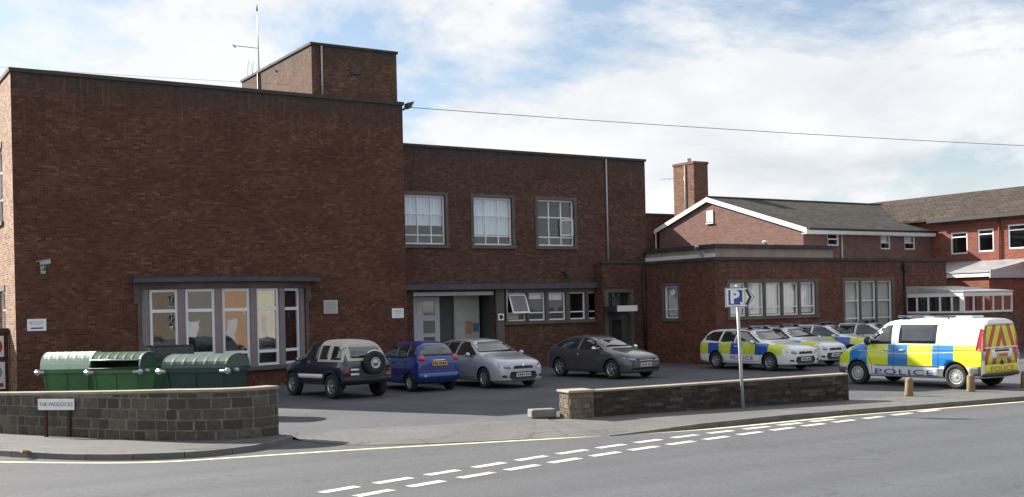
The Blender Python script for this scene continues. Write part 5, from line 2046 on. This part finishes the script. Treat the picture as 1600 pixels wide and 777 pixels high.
c.part('lower_grille', [(-.62, .24), (.62, .24), (.68, .34), (.50, .38), (-.50, .38), (-.68, .34)], 'F', 'plastic_black', .006)
c.plate(.47, 'F', 'plate_white')
c.plate(.72, 'B', 'plate_yellow')
c.seam([(1.0, .84), (.92, .32), (-.38, .29), (-.38, .95)], LR)
c.seam([(-.38, .29), (-.85, .33), (-.98, .70), (-1.3, .95)], LR)
for v in LR:
    c.part('door_handle', [(-.28, .80), (-.10, .80), (-.10, .83), (-.28, .83)], v, 'chrome', .025, grid=.3)
c.mirror_(.66, .88, .98, 'chrome')
c.wheels_(5, 'alloy', .66)

# ---- small blue hatchback, seen from behind
stn = [(1.74, .25, .50, .60, .40, .67, .69), (1.64, .2, .66, .70, .52, .81, .84), (1.25, .19, .73, .82, .60, .94, .97), (.95, .19, .745, .88, .63, 1.01, 1.04), (.82, .19, .747, .90, .62, 1.09, 1.13),
       (.20, .19, .75, .94, .55, 1.39, 1.44), (.05, .19, .75, .95, .54, 1.42, 1.47), (-.6, .19, .75, .97, .535, 1.455, 1.51), (-1.25, .2, .75, .99, .53, 1.43, 1.48), (-1.50, .22, .745, .99, .52, 1.37, 1.42),
       (-1.62, .25, .735, .98, .525, 1.12, 1.16), (-1.70, .28, .72, .95, .54, 1.0, 1.02), (-1.76, .34, .68, .86, .50, .90, .92)]
c = Car('blue_hatchback', 'small bright blue hatchback parked nose in between the soft top jeep and the silver car', 'car', (16.05, 31.1, 0), 91, stn, [(1.12, .27, .49), (-1.18, .27, .49)], 'blue_paint')
c.part('side_window', [(.80, 1.0), (.16, 1.36), (-.28, 1.40), (-.30, .99)], LR, 'car_glass')
c.part('side_window', [(-.38, .99), (-.36, 1.405), (-.98, 1.395), (-1.0, 1.01)], LR, 'car_glass')
c.part('side_window', [(-1.08, 1.02), (-1.06, 1.39), (-1.34, 1.36), (-1.46, 1.12)], LR, 'car_glass')
c.part('windscreen', [(-.58, 1.09), (.58, 1.09), (.50, 1.37), (-.50, 1.37)], 'F', 'car_glass')
c.part('rear_window', [(-.56, 1.075), (.56, 1.075), (.50, 1.36), (-.50, 1.36)], 'B', 'car_glass')
for s in (1, -1):
    h = c.hit((-4, s * .575, .985), (1, 0, 0))
    mb = MB()
    mb.lathe([(-.02, .115), (.012, .115), (.03, .085), (.034, .06), (.05, .055), (.056, .01)], h, (-1, s * .18, .06), 'lamp_red', 20)
    mb.build('tail_light', c.root)
    q = [(.40, .70), (.62, .72), (.64, .86), (.46, .84)]
    c.part('headlight', q if s > 0 else mir(q), 'F', 'lamp_clear', .01)
c.part('grille', [(-.25, .62), (.25, .62), (.22, .70), (-.22, .70)], 'F', 'plastic_black')
c.plate(.84, 'B', 'plate_yellow', .0, .50)
c.plate(.45, 'F', 'plate_white')
c.part('boot_handle', [(-.22, .925), (.22, .925), (.22, .95), (-.22, .95)], 'B', 'chrome', .012)
c.seam([(-.60, .98), (-.56, .68), (.56, .68), (.60, .98)], 'B', .014, 'boot_seam')
c.part('rear_bumper', [(-.70, .36), (.70, .36), (.73, .50), (.70, .56), (-.70, .56), (-.73, .50)], 'B', 'blue_paint', .02)
c.part('reflector', [(.44, .44), (.54, .44), (.54, .50), (.44, .50)], 'B', 'lamp_clear', .03)
c.seam([(.80, .95), (.80, .32), (-.34, .3), (-.34, .98)], LR)
c.seam([(-.34, .3), (-.8, .32), (-.95, .6), (-1.04, .98)], LR)
for v in LR:
    for x in (-.2, -.92):
        c.part('door_handle', [(x - .09, .85), (x + .09, .85), (x + .09, .88), (x - .09, .88)], v, 'plastic_black', .02, grid=.3)
c.mirror_(.62, .74, 1.0, 'blue_paint', (.07, .08, .065))
c.wheels_(6, 'hubcap', .6, .17)

# ---- navy soft-top off-roader with spare wheel
stn = [(1.76, .42, .58, .74, .50, .82, .84), (1.68, .36, .74, .84, .62, .93, .96), (1.30, .34, .82, .92, .70, 1.0, 1.03), (.85, .34, .835, .98, .72, 1.06, 1.09), (.70, .34, .84, 1.0, .72, 1.13, 1.17),
       (.26, .34, .845, 1.03, .64, 1.54, 1.59), (.14, .34, .845, 1.03, .635, 1.57, 1.62), (-.6, .34, .845, 1.03, .635, 1.59, 1.65), (-1.30, .35, .84, 1.03, .62, 1.56, 1.62), (-1.48, .36, .835, 1.02, .61, 1.48, 1.54),
       (-1.62, .38, .83, 1.0, .64, 1.14, 1.18), (-1.72, .42, .81, .96, .68, 1.0, 1.03), (-1.76, .46, .76, .90, .66, .95, .97)]
c = Car('soft_top_jeep', 'dark navy off roader with cream fabric soft top and spare wheel on its tailgate', 'car', (13.22, 30.45, 0), 97.5, stn, [(1.12, .34, .545), (-1.10, .34, .545)], 'navy_paint')
c.part('side_window', [(.66, 1.06), (.22, 1.50), (-.26, 1.53), (-.26, 1.05)], LR, 'car_glass')
c.part('windscreen', [(-.66, 1.13), (.66, 1.13), (.59, 1.50), (-.59, 1.50)], 'F', 'car_glass')
mb = MB()
for v in LR:
    c.patch(mb, [(-.32, 1.03), (-.30, 1.56), (-.6, 1.575), (-1.30, 1.545), (-1.47, 1.46), (-1.63, 1.04)], v, 'soft_top', .012)
c.patch(mb, [(-.28, -.62), (-.28, .62), (-.8, .625), (-1.46, .59), (-1.46, -.59), (-.8, -.625)], 'T', 'soft_top', .014)
c.patch(mb, [(-.63, 1.06), (.63, 1.06), (.62, 1.20), (.60, 1.5), (.5, 1.55), (-.5, 1.55), (-.60, 1.5), (-.62, 1.20)], 'B', 'soft_top', .014)
sft = mb.build('soft_top', c.root, recalc=False)
c.part('side_window', [(-.42, 1.10), (-.40, 1.48), (-.80, 1.49), (-.86, 1.10)], LR, 'car_glass', .020, sft)
c.part('side_window', [(-1.04, 1.10), (-1.0, 1.475), (-1.26, 1.46), (-1.42, 1.36), (-1.53, 1.10)], LR, 'car_glass', .020, sft)
c.part('rear_window', [(-.50, 1.14), (.50, 1.14), (.47, 1.45), (-.47, 1.45)], 'B', 'car_glass', .022, sft)
c.part('rear_bumper', [(-.80, .44), (.80, .44), (.82, .60), (-.82, .60)], 'B', 'plastic_black', .05)
c.part('front_bumper', [(-.80, .42), (.80, .42), (.80, .62), (-.80, .62)], 'F', 'plastic_black', .04)
for s in (1, -1):
    q = [(.58, .64), (.79, .64), (.78, .90), (.60, .90)]
    c.part('tail_light', q if s > 0 else mir(q), 'B', 'lamp_dark_red', .012)
    for z in (.66, .79):
        q = [(.30 if s > 0 else .40, z), (.58, z), (.58, z + .055), (.30 if s > 0 else .40, z + .055)]
        if s > 0:
            c.part('tail_stripe', q, 'B', 'white_paint', .010)
    q = [(.48, .70), (.70, .72), (.70, .86), (.50, .84)]
    c.part('headlight', q if s > 0 else mir(q), 'F', 'lamp_clear', .01)
c.plate(.535, 'B', 'plate_yellow', -.06)
c.part('side_stripe', [(.74, .545), (.74, .66), (-.66, .68), (-.66, .56)], LR, 'white_board', .012)
c.part('sill', [(.72, .36), (.72, .42), (-.66, .42), (-.66, .36)], LR, 'plastic_grey', .03)
for xc in (1.12, -1.10):
    arc_o = [(xc + .50 * math.cos(t), .34 + .47 * math.sin(t)) for t in [math.pi * k / 12 for k in range(13)]]
    arc_i = [(xc + .41 * math.cos(t), .34 + .41 * math.sin(t)) for t in [math.pi * k / 12 for k in range(12, -1, -1)]]
    for v in LR:
        mb = MB()
        for k in range(12):
            c.patch(mb, [arc_o[k], arc_o[k + 1], arc_i[11 - k], arc_i[12 - k]], v, 'plastic_black', .03, .2)
        mb.build('wheel_arch', c.root, recalc=False)
c.seam([(.70, 1.0), (.70, .45), (-.30, .45), (-.30, 1.04)], LR)
for v in LR:
    c.part('door_handle', [(-.22, .90), (-.05, .90), (-.05, .94), (-.22, .94)], v, 'plastic_black', .02, grid=.3)
c.mirror_(.58, .84, 1.06, 'plastic_black')
c.wheels_(5, 'alloy', .6, .22)
# spare wheel
mb = MB()
o = Vector((-1.72, -.16, .99))
mb.lathe([(0, .22), (0, .30), (.03, .335), (.17, .335), (.20, .31), (.205, .24), (.19, .17), (.15, .16)], o, (-1, 0, 0), 'rubber', 32)
sp = mb.build('spare_wheel', c.root)
mb = MB()
mb.lathe([(.14, .17), (.185, .165), (.19, .15), (.17, .12), (.18, .07), (.20, .06), (.205, .01)], o, (-1, 0, 0), 'alloy', 24)
mb.build('rim', sp)
mb = MB()
pts = [o + Vector((-.10, .345 * math.cos(t), .345 * math.sin(t))) for t in [math.pi * (.28 + .55 * k / 14) for k in range(15)]]
mb.tube(pts, .022, 'chrome', 8)
mb.build('trim_ring', sp)

# ---- police van
stn = [(2.37, .30, .60, .66, .50, .74, .76), (2.29, .24, .80, .82, .64, .92, .95), (1.95, .22, .91, .96, .72, 1.08, 1.11), (1.55, .22, .94, 1.05, .77, 1.20, 1.23), (1.40, .22, .945, 1.08, .775, 1.28, 1.32),
       (.80, .22, .95, 1.14, .75, 1.73, 1.78), (.62, .22, .95, 1.15, .745, 1.81, 1.85), (.3, .22, .95, 1.16, .76, 1.86, 1.90), (-1.0, .23, .95, 1.17, .765, 1.875, 1.92), (-2.15, .25, .95, 1.17, .755, 1.85, 1.895),
       (-2.31, .28, .945, 1.16, .75, 1.835, 1.88), (-2.365, .30, .94, 1.15, .745, 1.80, 1.845), (-2.385, .34, .925, 1.12, .73, 1.70, 1.74)]
c = Car('police_van', 'white police van with blue and yellow blocks and red and yellow chevrons on its rear', 'van', (26.98, 20.62, 0), 94, stn, [(1.52, .335, .635), (-1.62, .335, .635)], 'van_livery')
c.part('side_window', [(1.50, 1.21), (.86, 1.66), (.70, 1.71), (.42, 1.72), (.40, 1.19), (1.30, 1.17)], LR, 'car_glass', grid=.1)
c.part('side_window', [(.17, 1.21), (.17, 1.735), (-1.0, 1.735), (-1.0, 1.21)], LR, 'car_glass', grid=.1)
c.part('windscreen', [(-.74, 1.34), (.74, 1.34), (.69, 1.68), (.62, 1.73), (-.62, 1.73), (-.69, 1.68)], 'F', 'car_glass')
rdoor = c.part('rear_door', [(-.78, .66), (.78, .66), (.80, 1.05), (.77, 1.40), (.73, 1.66), (.66, 1.71), (-.66, 1.71), (-.73, 1.66), (-.77, 1.40), (-.80, 1.05)], 'B', 'chevrons', .016, grid=.12)[0]
c.part('roof_edge', [(-.66, 1.715), (.66, 1.715), (.62, 1.80), (-.62, 1.80)], 'B', 'white_paint', .03)
c.part('rear_band', [(-.80, .43), (.80, .43), (.80, .645), (-.80, .645)], 'B', 'hi_vis_yellow', .03)
c.part('rear_bumper', [(-.88, .26), (.88, .26), (.90, .42), (-.90, .42)], 'B', 'plastic_black', .06)
c.part('plate_surround', [(-.52, .80), (.52, .80), (.52, 1.06), (-.52, 1.06)], 'B', 'white_paint', .034)
c.part('tailgate_rail', [(-.80, 1.085), (.80, 1.085), (.80, 1.125), (-.80, 1.125)], 'B', 'white_paint', .028)
c.part('handle_recess', [(-.34, 1.0), (.34, 1.0), (.34, 1.05), (-.34, 1.05)], 'B', 'plastic_black', .045)
h = c.hit((-4, 0, .9), (1, 0, 0))
mb = MB()
mb.box(h.x - .058, h.x - .046, -.26, .26, .845, .955, 'plate_yellow')
pl8 = mb.build('number_plate', c.root)
mb = MB()
for k in range(7):
    mb.box(h.x - .062, h.x - .0585, -.215 + k * .062, -.175 + k * .062, .865, .935, 'text_red')
mb.build('characters', pl8)
mb = MB()
mb.lathe([(0, .05), (.02, .05), (.03, .03), (.032, .005)], (h.x - .03, 0, .70), (-1, 0, 0), 'plastic_black', 14)
mb.build('lock', c.root)
c.text('POLICE', .20, 0, .535, 'B', 'text_red', squash=1.65, off=.036)
for v in LR:
    c.text('POLICE', .215, -.03, .40, v, 'text_blue', squash=2.5, spacing=1.12, off=.035)
    c.part('side_rail', [(1.72, .575), (1.72, .597), (-1.12, .597), (-1.12, .575)], v, 'plastic_grey', .012, grid=.4)
    c.part('rear_corner', [(-1.99, .30), (-1.99, .42), (-2.05, .60), (-2.34, .62), (-2.34, .30)], v, 'plastic_grey', .022)
    c.part('front_corner', [(1.90, .26), (2.25, .26), (2.25, .50), (1.92, .50)], v, 'plastic_grey', .018)
    c.part('crew_stripe', [(1.75, 1.0), (1.75, 1.015), (.2, .93), (.2, .915)], v, 'white_paint', .006, grid=.3)
    c.part('crew_stripe', [(.2, .93), (.2, .915), (-1.55, .975), (-1.55, .99)], v, 'white_paint', .006, grid=.3)
    c.part('slide_rail', [(-.2, 1.03), (-.2, 1.045), (-2.2, 1.045), (-2.2, 1.03)], v, 'plastic_grey', .006, grid=.4)
    c.part('door_handle', [(.44, 1.0), (.62, 1.0), (.62, 1.04), (.44, 1.04)], v, 'white_paint', .025, grid=.3)
    c.part('door_handle', [(-.05, 1.0), (.10, 1.0), (.10, 1.04), (-.05, 1.04)], v, 'white_paint', .025, grid=.3)
for s in (1, -1):
    q = [(.70, 1.02), (.86, 1.02), (.84, 1.30), (.78, 1.62), (.70, 1.64), (.74, 1.36)]
    c.part('tail_light', q if s > 0 else mir(q), 'B', 'lamp_red', .02)
    q = [(.84, .78), (.90, .80), (.90, 1.02), (.78, 1.02)]
    c.part('reverse_light', q if s > 0 else mir(q), 'B', 'lamp_clear', .02)
    q = [(.46, .78), (.76, .80), (.82, .96), (.56, .92)]
    c.part('headlight', q if s > 0 else mir(q), 'F', 'lamp_clear', .01)
for v in LR:
    c.part('tail_light', [(-2.20, 1.05), (-2.34, 1.02), (-2.34, 1.6), (-2.27, 1.62)], v, 'lamp_red', .012)
c.part('grille', [(-.42, .70), (.42, .70), (.38, .86), (-.38, .86)], 'F', 'plastic_black')
c.part('front_bumper', [(-.75, .27), (.75, .27), (.80, .52), (-.80, .52)], 'F', 'plastic_grey', .02)
c.plate(.48, 'F', 'plate_white')
c.seam([(1.30, 1.16), (1.02, .60), (1.02, .34), (.30, .32), (.30, 1.75)], LR)
c.seam([(.30, .32), (-1.10, .32), (-1.10, 1.75)], LR)
c.mirror_(1.08, .93, 1.24, 'plastic_black', (.10, .12, .12))
c.wheels_('cap', 'hubcap', .62, .22)
mb = MB()
for y0, y1, m in ((-.58, -.22, 'beacon_blue'), (-.22, .22, 'plastic_grey'), (.22, .58, 'beacon_blue')):
    mb.box(.10, .38, y0 + .002, y1 - .002, 1.925, 1.985, m)
mb.bevel(.02, 2)
lb = mb.build('light_bar', c.root)
for y in (-.42, .42):
    mb = MB()
    mb.box(.18, .34, y - .04, y + .04, 1.85, 1.93, 'plastic_black')
    mb.build('mount', lb)
for s in (-1, 1):
    mb = MB()
    mb.tube([(.0, s * .60, 1.93), (-1.2, s * .60, 1.945), (-1.25, s * .60, 1.87)], .018, 'plastic_black')
    mb.tube([(.0, s * .60, 1.93), (.02, s * .60, 1.86)], .018, 'plastic_black')
    mb.build('roof_rail', c.root)
mb = MB()
mb.box(-.5, -.2, -.15, .15, 1.88, 1.955, 'white_paint')
mb.build('roof_hatch', c.root)
mb = MB()
mb.box(-1.75, -1.25, -.3, .3, 1.90, 1.955, 'white_paint')
mb.bevel(.03, 2)
mb.build('roof_vent', c.root)
# ------------------------------------------------------------------ houses over the road (mirrored in the windows)
def house(x, y, w, d, h, wall, roofm, label, cat='house'):
    t = thing('house', (x, y, 0), label, cat, 'houses across the road mirrored in the windows')
    F = Fr(x + w / 2, y, math.pi)
    wins = [(w * .14, w * .14 + 1.3, .9, 2.2), (w * .62, w * .62 + 1.3, .9, 2.2), (w * .14, w * .14 + 1.2, 3.4, 4.6), (w * .62, w * .62 + 1.2, 3.4, 4.6), (w * .42, w * .42 + .95, 0, 2.1)]
    mb = MB()
    F.wall(mb, 0, w, -.1, h, wins, wall, .12)
    for X in (x - w / 2, x + w / 2):
        mb.face([(X, y, -.1), (X, y - d, -.1), (X, y - d, h), (X, y - d / 2, h + d * .36), (X, y, h)], wall)
    mb.face([(x - w / 2, y - d, -.1), (x + w / 2, y - d, -.1), (x + w / 2, y - d, h), (x - w / 2, y - d, h)], wall)
    mb.build('wall', t, recalc=False)
    for q in wins[:4]:
        window(t, F, *q, [.5], [], .06, .07, 'white_frame', 'pane')
    mb = MB()
    F.box(mb, wins[4][0], wins[4][1], 0, 2.1, .06, .1, 'door_white')
    mb.build('door', t)
    mb = MB()
    for s in (1, -1):
        y0, y1 = (y + .35, y - d / 2) if s > 0 else (y - d - .35, y - d / 2)
        z0, z1 = h - .25, h + d * .36 + .02
        mb.hull8([(x - w / 2 - .2, y0, z0), (x + w / 2 + .2, y0, z0), (x + w / 2 + .2, y1, z1), (x - w / 2 - .2, y1, z1),
                  (x - w / 2 - .2, y0, z0 + .12), (x + w / 2 + .2, y0, z0 + .12), (x + w / 2 + .2, y1, z1 + .12), (x - w / 2 - .2, y1, z1 + .12)], roofm)
    rf = mb.build('roof', t)
    mb = MB()
    mb.box(x + w / 2 - 1.2, x + w / 2 - .5, y - d / 2 - .5, y - d / 2 + .5, h + d * .2, h + d * .36 + 1.3, 'red_brick')
    mb.build('chimney', rf)
simple('house_orange', (.42, .255, .155), .9, var=.08)
simple('house_cream', (.64, .61, .48), .9, var=.06)
simple('house_tan', (.15, .125, .09), .9, var=.1)
simple('house_grey', (.19, .185, .17), .9, var=.1)
house(-53, -14, 14, 9, 6.0, 'house_tan', 'roof_tile_brown', 'tan house far along the road mirrored in the leftmost bow window pane')
house(-5, -12.5, 11, 8, 5.4, 'house_grey', 'roof_tile_grey', 'grey house across the road mirrored in the second bow window pane')
house(27.5, -12, 11, 8, 5.8, 'house_orange', 'roof_tile_grey', 'orange rendered house across the road mirrored in the middle bow window pane')
house(80, -13, 15, 9, 6.2, 'house_cream', 'roof_tile_brown', 'cream rendered house far along the road mirrored in the fourth bow window pane')

# ------------------------------------------------------------------ camera
cam = bpy.data.cameras.new('camera')
cam.sensor_fit = 'HORIZONTAL'
cam.sensor_width = 36
cam.lens = 36 * 1745 / 1600
cam.shift_y = (480 - 388.5) / 1600
cam.clip_start = .1
cam.clip_end = 3000
co = bpy.data.objects.new('camera', cam)
COL.objects.link(co)
co.matrix_world = Matrix.Translation((0, 0, 2.47)) @ Matrix.Rotation(R(-32.5), 4, 'Z') @ Matrix.Rotation(PI2, 4, 'X') @ Matrix.Rotation(-.0222, 4, 'Z')
scene.camera = co

# ------------------------------------------------------------------ daylight
AZ, EL = R(27), R(30.5)
travel = Vector((math.sin(AZ) * math.cos(EL), -math.cos(AZ) * math.cos(EL), -math.sin(EL)))   # the way the light travels
sun = bpy.data.lights.new('sun', 'SUN')
sun.energy = 5.0
sun.angle = R(.53)
sun.color = (1.0, .93, .84)
so = bpy.data.objects.new('sun', sun)
COL.objects.link(so)
so.rotation_euler = travel.to_track_quat('-Z', 'Y').to_euler()
so.location = (0, 60, 60)

w = bpy.data.worlds.new('World')
scene.world = w
w.use_nodes = True
nt = w.node_tree
for n in list(nt.nodes):
    nt.nodes.remove(n)
sky = nt.nodes.new('ShaderNodeTexSky')
sky.sky_type = 'NISHITA'
sky.sun_disc = False
sky.sun_elevation = EL
to_sun = -travel
sky.sun_rotation = math.atan2(to_sun.x, to_sun.y)
sky.altitude = 60
sky.air_density = 1.0
sky.dust_density = .8
sky.ozone_density = 1.2
tc = nt.nodes.new('ShaderNodeTexCoord')
sx = nt.nodes.new('ShaderNodeSeparateXYZ')
nt.links.new(tc.outputs['Generated'], sx.inputs[0])
zz = mathn(nt, 'ADD', mathn(nt, 'MAXIMUM', sx.outputs[2], 0.), .30)
cx = nt.nodes.new('ShaderNodeCombineXYZ')
nt.links.new(mathn(nt, 'DIVIDE', sx.outputs[0], zz), cx.inputs[0])
nt.links.new(mathn(nt, 'DIVIDE', sx.outputs[1], zz), cx.inputs[1])
mp = nt.nodes.new('ShaderNodeMapping')
mp.inputs['Location'].default_value = (11.9, 1.7, 0)
nt.links.new(cx.outputs[0], mp.inputs[0])
n1 = noise(nt, mp.outputs[0], 1.15, 10, .60, .25)
n2 = noise(nt, mp.outputs[0], 4.2, 8, .62, .3)
n3 = noise(nt, mp.outputs[0], 1.7, 6, .55, .3)
cover = ramp(nt, mathn(nt, 'ADD', mathn(nt, 'MULTIPLY', n1, .78), mathn(nt, 'MULTIPLY', n2, .22)), .455, .54)
cover = mathn(nt, 'MAXIMUM', cover, ramp(nt, sx.outputs[2], .0, .16, .9, 0))
# clouds are brighter towards the sun and greyer where they are thick
dt = nt.nodes.new('ShaderNodeVectorMath')
dt.operation = 'DOT_PRODUCT'
nt.links.new(tc.outputs['Generated'], dt.inputs[0])
dt.inputs[1].default_value = to_sun
glow = ramp(nt, dt.outputs['Value'], .35, .92, 0, 1)
thick = ramp(nt, n3, .43, .66)
cl = mixc(nt, thick, (7.0, 7.05, 7.1), (4.9, 5.2, 5.6))
cl = mixc(nt, glow, cl, (7.0, 7.0, 6.95))
# the colours above run past one, so mix without clamping
for n in nt.nodes:
    if n.type == 'MIX':
        n.clamp_result = False
c = mixc(nt, mathn(nt, 'ADD', mathn(nt, 'MULTIPLY', cover, .90), .10), sky.outputs[0], cl)
bg = nt.nodes.new('ShaderNodeBackground')
bg.inputs['Strength'].default_value = .06
nt.links.new(c, bg.inputs['Color'])
ow = nt.nodes.new('ShaderNodeOutputWorld')
nt.links.new(bg.outputs[0], ow.inputs[0])

vs = scene.view_settings
scene.display_settings.display_device = 'sRGB'
vs.view_transform = 'Standard'
vs.look = 'None'
vs.gamma = 1
vs.use_curve_mapping = False
vs.exposure = 1.3
scene.cycles.max_bounces = 8
scene.cycles.transparent_max_bounces = 12
scene.cycles.use_denoising = True
for o in list(bpy.data.meshes):
    if o.users == 0:
        bpy.data.meshes.remove(o)
